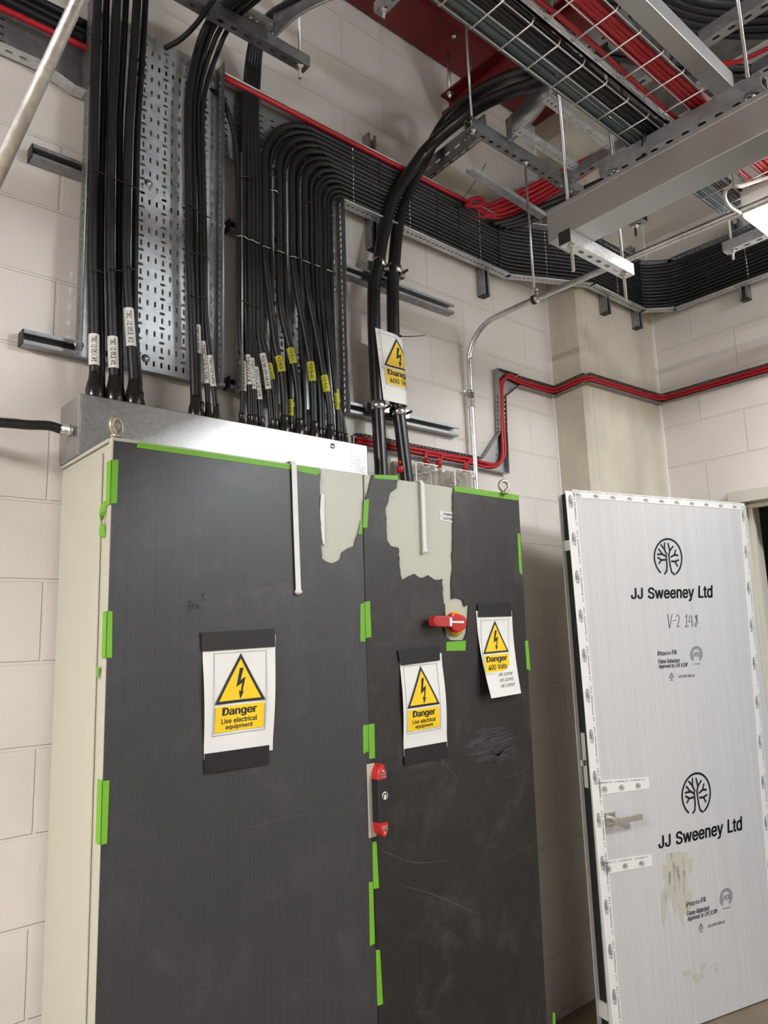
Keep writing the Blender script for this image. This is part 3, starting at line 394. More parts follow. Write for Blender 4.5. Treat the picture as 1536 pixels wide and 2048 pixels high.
e 404 287,-7 251,-17 212,-20 157,-14 111,6 73,38 45,79 28,130 22,187 28,244 44,295 72,337 108,370 154,390 205,396 238,394 270,385 300,371 328,350 351,321 368,286 380,244 383,194 383,157 63,157 63,233 378,233 299,181 295,235 287,264 273,287 256,304 233,314 205,318 177,314 153,303 134,286 120,264 111,239 108,210 108,178 111,141 121,112 137,89 157,72 182,62 213,58 232,60 250,64 264,71 277,81 287,94 299,120 382,99 364,57 344,31 318,9 | 13.15.14 13.16.15 12.16.13 12.17.16 12.18.17 11.18.12 11.19.18 10.34.11 34.33.11 33.19.11 33.32.19 32.20.19 31.20.32 10.35.34 30.20.31 10.36.35 9.36.10 29.20.30 9.37.36 29.21.20 9.38.37 28.21.29 8.25.9 25.38.9 28.26.21 26.22.21 25.39.38 27.26.28 8.24.25 39.26.25 39.22.26 40.22.39 40.23.22 7.24.8 41.23.40 7.41.24 41.23.24 7.42.41 6.42.7 51.53.52 6.43.42 51.54.53 50.54.51 6.44.43 49.54.50 5.44.6 5.45.44 48.54.49 47.54.48 5.46.45 46.54.47 5.54.46 5.55.54 4.55.5 4.56.55 4.0.56 3.0.4 3.1.0 2.1.3
g 425 295,-147 253,-159 207,-163 166,-160 130,-151 99,-137 74,-119 55,-98 34,-65 105,-25 120,-45 130,-57 143,-68 159,-77 180,-83 207,-85 245,-80 274,-66 293,-42 299,-5 299,56 313,56 307,49 295,33 279,18 257,5 229,-4 195,-7 148,-1 106,16 71,45 44,85 28,134 22,191 28,249 44,298 71,340 106,371 148,390 196,397 231,393 259,384 281,370 297,354 309,338 314,331 301,331 301,391 384,391 384,-10 379,-57 360,-97 332,-127 152,86 176,75 205,71 234,75 257,85 275,102 289,126 297,156 300,193 297,229 289,259 275,284 257,302 234,314 205,318 176,314 152,302 134,283 120,258 111,227 108,193 111,157 120,127 134,103 | 38.40.39 38.41.40 46.44.47 44.48.47 44.45.48 45.49.48 37.41.38 37.42.41 36.42.37 36.43.42 36.44.43 35.44.36 35.46.44 35.45.46 35.67.45 67.66.45 66.65.45 65.64.45 64.63.45 63.49.45 35.68.67 35.69.68 35.70.69 34.70.35 34.71.70 62.49.63 34.72.71 33.72.34 61.49.62 33.73.72 60.49.61 33.74.73 32.74.33 32.75.74 59.49.60 31.75.32 31.76.75 58.49.59 31.53.76 57.21.58 21.49.58 31.54.53 56.21.57 30.54.31 30.55.54 55.21.56 30.20.55 20.21.55 30.23.20 23.19.20 22.49.21 23.49.22 29.23.30 29.24.23 19.49.23 29.25.24 28.25.29 28.26.25 27.26.28 18.49.19 18.50.49 8.10.9 17.50.18 8.11.10 17.51.50 8.12.11 7.12.8 16.51.17 7.13.12 7.14.13 15.51.16 7.15.14 7.51.15 7.52.51 6.52.7 5.52.6 5.0.52 4.0.5 4.1.0 3.1.4 3.2.1
i 167 122,446 105,434 84,431 63,434 45,446 33,463 29,483 33,504 45,521 63,532 84,536 105,532 122,521 134,504 139,483 134,463 126,-12 41,-12 41,391 126,391 | 17.19.18 17.16.19 9.11.10 9.12.11 8.12.9 8.13.12 7.13.8 6.13.7 6.14.13 5.14.6 5.15.14 4.15.5 4.0.15 3.0.4 3.1.0 2.1.3
l 189 163,-13 151,-14 139,-14 97,-8 65,12 46,43 41,83 41,521 126,521 126,99 127,79 130,69 135,66 147,64 154,64 159,64 163,65 179,68 195,-6 174,-11 | 6.8.7 6.9.8 6.10.9 5.10.6 5.11.10 5.12.11 16.18.17 5.13.12 15.18.16 14.18.15 13.18.14 5.18.13 4.18.5 3.18.4 3.19.18 2.19.3 2.0.19 2.1.0
m 610 126,-12 41,-12 41,391 124,391 124,283 90,283 107,329 123,354 144,373 167,387 193,395 220,398 262,391 296,370 320,337 338,283 295,283 311,326 328,351 350,371 376,386 405,395 437,398 471,394 503,382 530,362 551,334 565,298 569,256 569,-12 484,-12 484,253 479,284 464,303 444,314 418,318 398,316 380,309 366,299 356,284 350,267 347,247 347,-12 262,-12 262,259 258,284 245,302 225,314 199,318 181,316 163,309 148,298 136,283 128,263 126,237 | 10.12.11 21.23.22 9.12.10 20.23.21 20.24.23 1.5.2 5.3.2 5.6.3 6.7.3 7.4.3 9.13.12 8.13.9 19.24.20 19.25.24 7.13.8 18.25.19 7.14.13 18.26.25 4.50.7 50.49.7 49.14.7 17.26.18 49.48.14 48.17.14 17.15.14 17.35.26 35.27.26 48.47.17 47.16.17 15.37.17 37.36.17 36.35.17 34.27.35 33.27.34 46.16.47 4.51.50 15.38.37 32.27.33 45.16.46 15.39.38 4.52.51 32.28.27 15.40.39 31.28.32 44.16.45 1.4.5 1.53.4 53.52.4 44.15.16 44.40.15 44.41.40 1.54.53 43.41.44 31.29.28 30.29.31 43.42.41 1.0.54
n 410 137,277 129,254 126,226 126,-12 41,-12 41,391 124,391 124,275 83,275 114,339 145,372 184,390 227,397 266,392 301,379 330,357 351,326 365,287 369,241 369,-12 284,-12 284,234 279,271 264,296 241,312 210,317 187,314 167,307 150,294 | 11.13.12 11.14.13 4.8.5 8.6.5 8.9.6 9.7.6 10.14.11 10.15.14 9.15.10 9.16.15 7.27.9 27.26.9 26.25.9 25.16.9 25.24.16 24.17.16 23.17.24 7.28.27 22.17.23 7.0.28 22.18.17 7.1.0 4.7.8 4.1.7 21.18.22 4.2.1 21.19.18 20.19.21 4.3.2
o 415 305,6 259,-14 207,-20 156,-14 110,6 73,38 45,80 28,130 22,187 28,246 45,296 73,338 110,370 156,390 207,397 259,390 305,370 342,338 370,296 387,246 393,187 387,130 370,80 342,38 152,76 177,63 207,59 238,63 263,76 282,96 296,122 304,153 307,187 304,222 296,254 282,280 263,300 238,313 207,318 177,313 152,300 134,280 120,254 111,222 108,187 111,153 120,122 133,96 | 13.15.14 13.16.15 12.16.13 12.17.16 11.17.12 11.18.17 10.38.11 38.18.11 10.39.38 37.18.38 10.40.39 36.18.37 10.41.40 35.18.36 9.41.10 35.19.18 9.42.41 34.19.35 9.43.42 33.19.34 8.43.9 33.20.19 8.44.43 32.20.33 8.45.44 31.20.32 31.21.20 7.45.8 7.46.45 30.21.31 30.22.21 6.46.7 29.22.30 6.47.46 28.22.29 6.24.47 28.23.22 5.24.6 27.23.28 5.25.24 26.23.27 5.26.25 5.23.26 4.23.5 4.0.23 3.0.4 3.1.0 2.1.3
p 424 126,-155 41,-155 41,391 124,391 124,331 112,331 117,338 128,354 144,369 166,384 194,393 229,397 277,390 320,371 355,339 381,298 397,247 402,189 397,130 381,79 355,38 320,6 278,-14 230,-20 195,-17 167,-7 145,7 129,23 117,39 112,47 126,47 169,75 192,63 220,59 249,63 272,75 291,95 305,121 313,153 316,189 313,225 305,257 291,282 273,302 249,314 220,318 191,314 168,302 150,284 136,258 128,227 125,189 128,152 136,120 150,94 | 10.12.11 9.12.10 1.5.2 5.3.2 5.6.3 6.4.3 9.13.12 8.13.9 8.14.13 7.14.8 6.14.7 6.15.14 4.15.6 1.4.5 1.50.4 50.49.4 49.48.4 48.47.4 47.46.4 46.45.4 45.15.4 44.15.45 43.15.44 42.15.43 42.16.15 41.16.42 40.16.41 40.17.16 1.51.50 39.17.40 1.52.51 38.17.39 38.18.17 37.18.38 1.53.52 37.19.18 36.19.37 1.29.53 29.54.53 35.19.36 29.31.54 35.20.19 34.20.35 29.32.31 33.20.34 29.33.32 29.30.33 30.20.33 1.28.29 0.27.30 27.20.30 1.27.28 27.21.20 1.0.27 26.21.27 25.21.26 25.22.21 24.22.25 24.23.22
q 424 384,391 384,-155 299,-155 299,47 313,47 308,39 296,23 279,7 258,-7 230,-17 195,-20 147,-14 105,6 70,38 44,79 27,130 22,189 27,247 44,298 70,339 105,371 148,390 195,397 230,393 258,384 280,369 296,354 308,339 313,331 301,331 301,391 152,75 176,63 205,59 233,63 256,75 274,94 288,119 297,152 300,189 297,227 288,258 275,284 256,302 233,314 205,318 175,314 152,302 133,282 120,257 111,225 108,189 111,153 120,121 134,95 | 21.23.22 21.24.23 29.27.30 27.0.30 27.28.0 28.1.0 20.24.21 20.25.24 19.25.20 19.26.25 19.27.26 18.27.19 18.29.27 18.28.29 18.45.28 45.44.28 44.43.28 43.42.28 42.41.28 41.40.28 40.1.28 18.46.45 18.47.46 18.48.47 17.48.18 17.49.48 17.50.49 16.50.17 39.1.40 16.51.50 38.1.39 16.52.51 15.52.16 15.53.52 37.1.38 14.53.15 14.54.53 36.4.37 4.1.37 14.31.54 35.4.36 13.31.14 13.32.31 34.4.35 13.33.32 33.4.34 13.3.33 3.4.33 13.6.3 6.2.3 5.1.4 6.1.5 12.6.13 12.7.6 2.1.6 12.8.7 11.8.12 11.9.8 10.9.11
r 259 126,-12 41,-12 41,391 124,391 124,333 108,333 120,354 146,377 177,392 212,397 221,397 230,396 238,396 255,395 255,308 237,311 229,312 218,313 207,314 184,311 165,304 148,292 136,277 128,259 126,236 | 8.10.9 8.11.10 8.12.11 8.13.12 8.14.13 7.14.8 1.5.2 5.3.2 5.6.3 6.4.3 6.14.7 4.14.6 1.4.5 1.23.4 23.22.4 22.21.4 21.20.4 20.19.4 19.18.4 18.17.4 17.16.4 16.15.4 15.14.4 1.24.23 1.0.24
s 365 265,-5 226,-16 182,-20 143,-17 108,-8 77,8 53,30 34,58 20,103 101,120 115,86 131,70 153,61 181,57 214,61 237,72 251,87 256,103 253,116 246,127 231,136 209,143 146,158 99,175 63,200 42,233 35,274 40,308 55,339 79,363 110,381 147,393 187,396 225,393 259,384 286,368 308,347 325,322 340,281 261,263 248,291 235,306 216,317 187,320 160,317 138,307 125,293 121,277 124,263 132,252 148,243 175,235 233,221 280,204 315,180 336,147 343,107 338,71 322,40 297,14 | 31.33.32 31.34.33 30.34.31 30.35.34 29.35.30 29.36.35 28.36.29 28.37.36 27.43.28 43.37.28 43.42.37 42.38.37 27.44.43 27.45.44 41.38.42 26.45.27 26.46.45 40.38.41 26.47.46 39.38.40 26.48.47 25.48.26 25.49.48 25.50.49 25.51.50 25.52.51 24.52.25 24.53.52 24.54.53 23.54.24 23.55.54 22.55.23 21.55.22 21.56.55 20.56.21 19.56.20 18.56.19 8.10.9 17.56.18 17.57.56 7.10.8 16.57.17 15.57.16 7.11.10 14.57.15 14.58.57 7.12.11 13.58.14 7.13.12 6.13.7 6.58.13 6.59.58 5.59.6 5.0.59 4.0.5 4.1.0 3.1.4 3.2.1
t 227 -6,391 216,391 216,315 -6,315 53,92 53,483 138,483 138,98 140,80 145,70 154,64 171,62 176,62 184,63 192,64 211,67 227,-7 206,-13 193,-15 181,-16 168,-16 121,-9 84,12 60,47 | 4.6.5 4.7.6 3.1.0 3.2.1 4.8.7 23.8.4 23.9.8 23.10.9 14.16.15 23.11.10 13.16.14 12.16.13 11.16.12 23.16.11 22.16.23 21.16.22 21.17.16 20.17.21 20.18.17 20.19.18
u 410 264,7 226,-11 182,-17 144,-13 109,0 80,22 58,53 45,92 41,138 41,391 126,391 126,145 131,109 146,83 169,68 200,62 223,65 243,73 260,85 273,103 281,125 284,153 284,391 369,391 369,-12 286,-12 286,104 326,104 296,40 | 8.10.9 8.11.10 21.23.22 21.27.23 27.24.23 20.27.21 8.12.11 7.12.8 19.26.20 26.27.20 7.13.12 19.25.26 28.24.27 18.25.19 6.13.7 17.25.18 6.14.13 16.25.17 6.15.14 15.0.16 0.25.16 6.0.15 5.0.6 0.24.28 4.0.5 4.1.0 25.24.0 3.1.4 3.2.1
v 389 235,-12 154,-12 0,391 93,391 177,159 188,125 198,90 208,57 221,9 168,9 182,57 191,90 201,124 213,159 296,391 389,391 | 1.3.2 1.4.3 13.15.14 13.0.15 1.5.4 12.0.13 1.11.5 11.6.5 11.6.12 6.0.12 7.0.6 1.10.11 1.9.10 8.0.7 1.8.9 1.0.8
w 567 208,-12 129,-12 6,391 96,391 145,217 155,180 165,139 176,94 190,29 150,29 163,93 174,138 184,179 195,217 243,391 326,391 373,217 383,179 393,139 404,93 417,29 376,29 390,93 401,138 412,179 422,217 471,391 561,391 438,-12 359,-12 307,168 300,195 293,222 286,249 279,277 272,306 261,350 306,350 295,306 288,278 281,249 274,222 267,195 259,168 | 1.3.2 1.4.3 13.36.14 36.15.14 36.37.15 37.16.15 25.27.26 25.28.27 13.35.36 38.16.37 39.16.38 13.34.35 40.33.39 33.16.39 13.40.34 40.33.34 32.16.33 13.41.40 31.16.32 13.42.41 1.5.4 24.28.25 12.42.13 31.17.16 30.17.31 12.43.42 1.6.5 30.18.17 23.28.24 11.43.12 29.18.30 11.0.43 1.10.6 10.7.6 29.22.18 22.19.18 22.19.23 19.28.23 10.7.11 7.0.11 8.0.7 20.28.19 29.21.22 1.9.10 29.20.21 29.28.20 1.8.9 1.0.8
x 379 98,-12 -2,-12 184,257 183,133 6,391 107,391 158,312 175,285 190,259 203,235 229,194 154,194 179,235 192,259 206,285 223,312 275,391 374,391 197,130 197,252 381,-12 280,-12 221,79 204,105 190,130 176,153 151,194 226,194 201,153 189,130 175,105 158,79 | 3.26.4 26.5.4 26.6.5 15.17.16 15.10.17 10.18.17 14.10.15 26.7.6 26.2.7 2.8.7 13.19.14 19.10.14 2.9.8 12.19.13 1.26.2 26.12.2 12.3.2 12.18.19 10.20.19 26.11.12 3.18.12 26.10.11 26.27.10 27.18.10 18.20.10 1.3.26 3.25.26 28.18.27 29.18.28 3.29.25 29.24.25 1.29.3 29.18.3 1.30.29 1.31.30 1.0.31
y 389 63,-155 51,-153 33,-146 53,-72 73,-76 89,-78 101,-77 112,-73 121,-66 131,-52 139,-31 150,-2 0,391 93,391 177,159 188,124 198,90 207,57 222,9 168,9 182,57 191,90 201,125 213,159 297,391 389,391 215,-63 202,-91 186,-115 167,-133 144,-147 119,-155 92,-157 76,-157 | 11.13.12 11.14.13 23.25.24 23.18.25 18.26.25 11.15.14 22.18.23 21.16.22 16.18.22 11.21.15 21.16.15 11.20.21 17.18.16 11.19.20 11.18.19 11.26.18 10.26.11 9.26.10 8.26.9 8.27.26 7.27.8 2.4.3 6.27.7 2.5.4 5.27.6 2.27.5 2.28.27 2.29.28 2.30.29 1.30.2 1.31.30 0.31.1 0.32.31 33.32.0
'''
GL = {}
for _l in GLYPHS.strip().split('\n'):
    _a, _b = _l[2:].split(' | '); _a = _a.split(' ')
    GL[_l[0]] = (int(_a[0]), [tuple(map(int, q.split(','))) for q in _a[1:]], [tuple(map(int, q.split('.'))) for q in _b.split(' ')])
# ================================================================ the room
WY = 2.20; WX = 3.82; CEIL = 4.62; X0 = -2.6; Y0 = -3.2
PX0, PX1, PY = 3.105, 3.815, 2.005                      # concrete corner pillar
DY0, DY1, DZ = .45, 1.625, 2.235                        # doorway in the right wall
struct(MB().box((X0,Y0,-.1),(WX+2.2,WY+.2,-.025)).build('floor', m_floor))
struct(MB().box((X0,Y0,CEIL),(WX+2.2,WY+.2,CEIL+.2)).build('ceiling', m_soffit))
struct(MB().box((X0,WY,-.05),(WX+.2,WY+.2,CEIL)).build('wall_back', m_wallb))
wr = MB().box((WX,DY1,-.05),(WX+.2,WY,CEIL)).box((WX,Y0,-.05),(WX+.2,DY0,CEIL)).box((WX,DY0,DZ),(WX+.2,DY1,CEIL))
struct(wr.build('wall_right', m_wallr))
struct(MB().box((X0-.2,Y0,0),(X0,WY+.2,CEIL)).build('wall_left', m_lowbounce))
struct(MB().box((X0,Y0-.2,0),(WX+2.2,Y0,CEIL)).build('wall_front', m_lowbounce))
pl = MB()
pl.prism([(PX0,WY,-.05),(PX0,PY+.02,-.05),(PX0+.02,PY,-.05),(PX1+.01,PY,-.05),(PX1+.01,WY,-.05)], (0,0,CEIL))
pl.box((PX0+.055,PY-.0015,0),(PX0+.058,PY+.001,CEIL))
struct(tag(pl.build('pillar', m_conc), 'bare beige concrete pillar in the corner between the two block walls', 'pillar'))
# sealant lines where pillar meets the block walls
struct(MB().box((PX0-.012,WY-.008,0),(PX0+.001,WY,CEIL)).build('trim_1', m_white))
struct(MB().box((WX-.008,PY-.012,0),(WX,PY+.001,CEIL)).build('trim_2', m_white))
struct(MB().box((2.20,WY-.006,3.60),(2.95,WY+.001,3.83)).build('trim_4', m_conc))
# corridor beyond the doorway
cw = MB().box((WX+1.5,Y0,0),(WX+1.6,WY+.2,3)).box((WX+.2,WY,0),(WX+1.6,WY+.1,3)).box((WX+.2,-.6,0),(WX+1.6,-.5,3)).box((WX+.2,Y0,2.7),(WX+1.6,WY,2.8))
struct(cw.build('wall_corridor', m_roomgrey))
# door frame
fr = MB()
fr.box((WX-.012,DY1-.005,-.02),(WX+.2,DY1+.055,DZ-.010)).box((WX-.012,DY0-.055,-.02),(WX+.2,DY0+.005,DZ-.010)).box((WX-.012,DY0-.055,DZ-.009),(WX+.2,DY1+.055,DZ+.05))
fr.box((WX+.06,DY1-.03,-.02),(WX+.085,DY1-.006,DZ-.036)).box((WX+.06,DY0+.006,DZ-.035),(WX+.085,DY1-.006,DZ-.011)).box((WX-.03,1.30,DZ+.012),(WX-.0125,1.44,DZ+.040))
struct(tag(fr.build('trim_3', simple('cream_frame_paint', (.6,.57,.5), .4)), 'cream door frame in the right wall behind the wrapped door', 'door frame'))

# ---------------------------------------------------------------- the open door, wrapped in printed board
HNG = V((3.80,1.612,0)); LAT = V((2.714,1.8845,0)); dd = (LAT-HNG).normalized(); dn = V((dd.y,-dd.x,0))
if dn.y > 0: dn = -dn
DH = 2.215; DW = (LAT-HNG).length
door = thing('door_1', 'open door leaf wrapped in white printed protection board, with lever handle', 'door', HNG, kind='structure')
def dpt(a, z, h=0): return HNG+dd*a+dn*h+V((0,0,z))
mb = MB().prism([dpt(0,-.018,0),dpt(DW-.006,-.018,0),dpt(DW-.006,DH-.005,0),dpt(0,DH-.005,0)], -dn*.05)
mb.build('leaf', simple('black_door_edge', (.012,.012,.013), .6), door)
fb = MB().prism([dpt(0,-.018,.008),dpt(DW+.004,-.018,.008),dpt(DW+.004,DH,.008),dpt(0,DH,.008)], -dn*.007)
front = fb.build('protection_board', m_doorsheet, door)
MB().prism([dpt(0,.05,-.051),dpt(DW+.01,.05,-.051),dpt(DW+.01,DH-.004,-.051),dpt(0,DH-.004,-.051)], -dn*.006).build('protection_board', m_doorsheet, door)
def DP(x, y, h=.0085): return PP(x, y, HNG+dn*h, dn)
def dsheet(tl, tr, br, bl, h=.0085): return Sheet(DP(*tl), DP(*tr), DP(*br), DP(*bl), dn)
# tree emblem as strokes in a unit frame
LOGO_T = [[(.37,.90),(.44,.83),(.455,.70),(.43,.45),(.30,.40),(.13,.41)],[(.30,.40),(.17,.27)],[(.45,.40),(.37,.27),(.38,.11)],[(.37,.27),(.25,.16)],
          [(.72,.90),(.62,.85),(.57,.70),(.52,.42),(.56,.30),(.50,.12)],[(.56,.30),(.67,.19)],
          [(.60,.46),(.72,.40),(.84,.41)],[(.72,.40),(.76,.28)],[(.40,.54),(.26,.55),(.14,.49)],[(.26,.55),(.18,.64)],
          [(.62,.57),(.74,.57),(.86,.53)],[(.74,.57),(.82,.68)]]
def logo(mb, fr_, h, w=.05):
    ring = []
    for i in range(37):
        an = math.radians(125+i*290/36); ring.append((.5+.48*math.cos(an), .48+.48*math.sin(an)))
    for pl_ in LOGO_T+[ring]:
        for q in stroke(pl_, w, 1.0): fr_.poly(mb, q, h)
class Shift:                               # the same print repeated lower down the board
    def __init__(s, sh, d): s.sh = sh; s.d = d
    def __call__(s, u, v, h=0.0): return s.sh(u, v, h)+s.d
    poly = Sheet.poly; text = Sheet.text
def prints(dl):
    mb = MB(); logo(mb, Shift(dsheet((1307,1077),(1364,1079),(1365,1158),(1308,1154)), dl), .0006)
    Shift(dsheet((1261,1176),(1425,1170),(1425,1202),(1262,1204)), dl).text(mb, 'JJ Sweeney Ltd', 0, 0, 1, 1, .0006, .016)
    mb.build('printed_name', m_ink, door)
    mb = MB(); b = Shift(dsheet((1314.6,1281),(1404.6,1277),(1405,1355),(1315.6,1361)), dl)
    b.text(mb, 'Pro', .0, .27, .155, .385, .0006, .03); b.text(mb, 'plex', .16, .275, .305, .40, .0006); b.text(mb, 'FR', .315, .26, .42, .37, .0006, .03)
    b.text(mb, 'Flame Retardant', .015, .475, .49, .585, .0006, .015)
    b.text(mb, 'Approved to LPS 1207', .02, .60, .66, .725, .0006, .02)
    b.text(mb, 'Lay print side up', .45, .885, .82, .985, .0006)
    for q in stroke([(.255,.95),(.30,.83),(.345,.95),(.255,.95)], .014)+stroke([(.26,1.02),(.34,1.02)], .014)+stroke([(.30,.95),(.30,1.0)], .014)+stroke([(.27,.90),(.33,.90)], .012): b.poly(mb, q, .0006)
    RU, RV, CU, CV = .137, .205, .86, .40   # approval mark: two arcs, cross ticks and letters
    for k in (1, .72):
        pts = [(CU+RU*k*math.cos(math.radians(125+i*290/30)), CV+RV*k*math.sin(math.radians(125+i*290/30))) for i in range(31)]
        for q in stroke(pts, .009): b.poly(mb, q, .0006)
    for i in range(0, 41):
        a = math.radians(127+i*286/40)
        for q in stroke([(CU+RU*.79*math.cos(a), CV+RV*.79*math.sin(a)), (CU+RU*.93*math.cos(a), CV+RV*.93*math.sin(a))], .006): b.poly(mb, q, .0006)
    b.text(mb, 'LPCB', CU-.08, CV-.05, CU+.08, CV+.06, .0006); b.text(mb, 'Cert No. 496a/02', CU-.09, CV+.225, CU+.09, CV+.265, .0006)
    mb.build('printed_small_text', m_print, door)
prints(V((0,0,0))); prints(-dd*.029+V((0,0,-1.052)))
# dried plaster smears on the board
random.seed(3); mb = MB()
def smear(n, xr, yr, ln):
    for i in range(n):
        x, y = random.uniform(*xr), random.uniform(*yr); L = random.uniform(*ln); w = random.uniform(2, 6)
        q = [(x-w+random.uniform(-2,2), y), (x+w, y-random.uniform(0,6)), (x+w*.7+L*.03, y+L*.6), (x+random.uniform(-2,2), y+L), (x-w*.6, y+L*.7)]
        pts = [DP(a, b, .0088+.00002*(i % 5)) for a, b in q]; mb.add(pts, [list(range(5))])
smear(26, (1338,1372), (1704,1760), (40,75)); smear(10, (1326,1352), (1720,1800), (30,75)); smear(10, (1352,1384), (1705,1790), (30,60)); smear(5, (1350,1380), (1790,1830), (20,45)); smear(7, (1360,1410), (1935,1965), (6,16)); smear(5, (1395,1460), (1905,1940), (6,14))
mb.build('plaster_smear', simple('dried_plaster', (.50,.475,.41), .8), door)
hw_ = dsheet((1335,1228),(1395,1228),(1395,1254),(1335,1256))
mb = MB()
for pl_ in [[(0,0),(.06,1),(.15,.02)],[(.18,.5),(.27,.46)],[(.27,.2),(.33,.05),(.39,.22),(.36,.6),(.3,.95),(.42,.9)],[(.58,.25),(.63,.05),(.63,.95)],[(.56,.97),(.70,.93)],[(.74,.1),(.70,.6),(.82,.55)],[(.80,.15),(.82,.98)],
            [(.93,.3),(1,.12),(.92,.15),(1,.65),(.94,.97),(.9,.8),(.99,.5),(.96,.1)]]:
    for q in stroke(pl_, .022, .45): hw_.poly(mb, q, .0006)
mb.build('handwriting', m_pen, door)
# white printed tape round the edges
def tapestrip(tl, tr, br, bl, n, vertical, h0=.0085, flip=False, ph=.3):
    sh = dsheet(tl, tr, br, bl); mb = MB(); sh.grid(mb, 0, 1, 0, 1, 2 if vertical else 14, 24 if vertical else 2, .0016, 0.0)
    tp = mb.build('tape', m_wtape, door)
    mb = MB()
    for i in range(n):
        c = (i+ph)/n; e = .42/n
        if vertical:
            fr_ = Sheet(sh(.22,c-e*.42), sh(.62,c-e*.42), sh(.62,c+e*.42), sh(.22,c+e*.42), dn)
            sh.text(mb, 'JJ Sweeney Ltd', .70, c-e*.95+.15/n, .90, c+e*1.25+.1/n, .0020, 0, -90)
        else:
            fr_ = Sheet(sh(c-e*.35,.45), sh(c+e*.35,.45), sh(c+e*.35,.92), sh(c-e*.35,.92), dn)
            sh.text(mb, 'JJ Sweeney Ltd', c-e, .10, c+e, .26, .0020, 0, 180 if flip else 0)
        logo(mb, fr_, .0020, .07)
    mb.build('tape_print', m_print, tp)
tapestrip((1130,981),(1151,984),(1245,2060),(1226,2060), 13, True)
tapestrip((1143,979),(1489,1007),(1487,1020),(1147,995), 11, False, flip=True)
tapestrip((1479,1012),(1491,1012),(1569,2060),(1556,2060), 13, True)
tapestrip((1197,1561),(1297,1554),(1299,1577),(1199,1590), 3, False, .012)
tapestrip((1205,1722),(1303,1708),(1305,1731),(1207,1749), 3, False, .012)
# lever handle
hd = MB(); a0 = DP(1219,1637)
c = a0+dn*.002; side = -dd; up = V((0,0,1))
hd.obox(c, side*.026, up*.026, dn*.006)
hd.cyl(c, c+dn*.055, .0105)
hd.obox(c+dn*.056+side*.055+up*.004, side*.067, up*.012, dn*.006)
hd.build('lever_handle', m_satin, door, bevel=.002)
lt = MB(); q = dpt(DW-.006, 1.07, -.025); lt.obox(q+dd*.006, dd*.018, up*.011, dn*.008); lt.build('latch', m_chrome, door)
mb = MB()
mb.obox(dpt(DW-.003,1.08,-.025), dd*.004, up*.11, dn*.012); mb.build('lock_faceplate', m_chrome, door)
tb = MB().obox(dpt(DW-.002,1.98,-.028), dd*.004, up*.022, dn*.024); tb.build('tape', m_wtape, door)
tb = MB().obox(dpt(DW-.002,.13,-.028), dd*.004, up*.03, dn*.024); tb.build('tape', m_wtape, door)
# ================================================================ switchgear cabinets
FY = 1.80; CT = 2.13; CL, CM, CR = .672, 1.485, 2.222; SY = 1.7945      # SY = face of the boards taped to the doors
def cabinet(x0, x1, lab, name='electrical_cabinet'):
    t = thing(name, lab, 'cabinet', ((x0+x1)/2, 2.0, 0), 'switchgear cabinets')
    MB().box((x0+.004,FY+.024,.1),(x1-.004,2.185,CT-.012)).build('body', m_cream, t, bevel=.003)
    MB().box((x0,FY+.022,CT-.010),(x1,2.187,CT)).build('roof', m_cream, t, bevel=.002)
    MB().box((x0+.01,FY+.04,0),(x1-.01,2.18,.1)).build('plinth', m_black, t)
    d = MB().box((x0+.001,FY,.105),(x1-.001,FY+.022,CT-.001)).build('door', m_cream, t, bevel=.003)
    return t, d
cabA, doorA = cabinet(CL, CM-.002, 'left cream electrical cabinet beneath the galvanised cable box')
cabB, doorB = cabinet(CM+.002, CR, 'right cream electrical cabinet with the red switch, next to the wrapped door')
for z in (.115,):
    MB().box((CL-.0015,FY+.06,z),(CL+.003,2.165,CT-.03)).build('side_panel', m_cream, cabA, bevel=.0015)
def eyebolt(c, par, dx, dy):
    c = V(c); mb = MB()
    mb.lathe(c, (0,0,1), [(0,.014),(.008,.014),(.010,.009),(.016,.008)], 12)
    R = .0195; ctr = c+V((0,0,.012+R)); ax = V((dx,dy,0)).normalized()
    pts = [ctr+ax*(R*math.cos(i*2*PI/24))+V((0,0,R*math.sin(i*2*PI/24))) for i in range(24)]
    mb.tube(pts, .0068, 10, False, True, True)
    mb.build('lifting_eye', m_eye, par)
eyebolt(P(232,876,2,CT), cabA, .85, .5); eyebolt(P(1009,988,2,CT), cabB, .95, -.3)

# swing handle on the right cabinet, isolator, nameplate
def FP(x, y, yy=SY): return P(x, y, 1, yy)
h0, h1 = FP(758,1528,1.775), FP(764,1672,1.775)
hx = (h0.x+h1.x)/2+.002; zt, zb = h0.z, h1.z; W_ = .0185
MB().box((hx-.036,FY-.006,zb-.004),(hx-.004,FY,zt+.002)).build('handle_plate', m_cream, cabB, bevel=.002)
def hbar(z0, z1, w0, w1, y, name, mat, cap=0):
    pts = []
    n = 10
    for i in range(n+1):
        t = i/n; z = z0+(z1-z0)*t; w = w0+(w1-w0)*t
        if cap: w *= math.sqrt(max(.02, 1-max(0, t-.35)**2/.44)) if cap > 0 else 1
        pts.append((z, w))
    mb = MB(); ring = []
    for z, w in pts:
        ring.append([V((hx-w,FY-.004,z)),V((hx-w,y+.006,z)),V((hx-w*.75,y,z)),V((hx+w*.75,y,z)),V((hx+w,y+.006,z)),V((hx+w,FY-.004,z))])
    vs = [p for r in ring for p in r]; fs = []
    for i in range(n):
        for j in range(6): fs.append((i*6+j, i*6+(j+1) % 6, (i+1)*6+(j+1) % 6, (i+1)*6+j))
    fs += [list(range(6)), [n*6+j for j in range(6)]]
    mb.add(vs, fs); return mb.build(name, mat, handle_body if name != 'handle' else cabB)
zm1 = zt-.042; zm0 = zb+.040
handle_body = hbar(zm0, zm1, W_, W_, 1.762, 'handle', m_black)
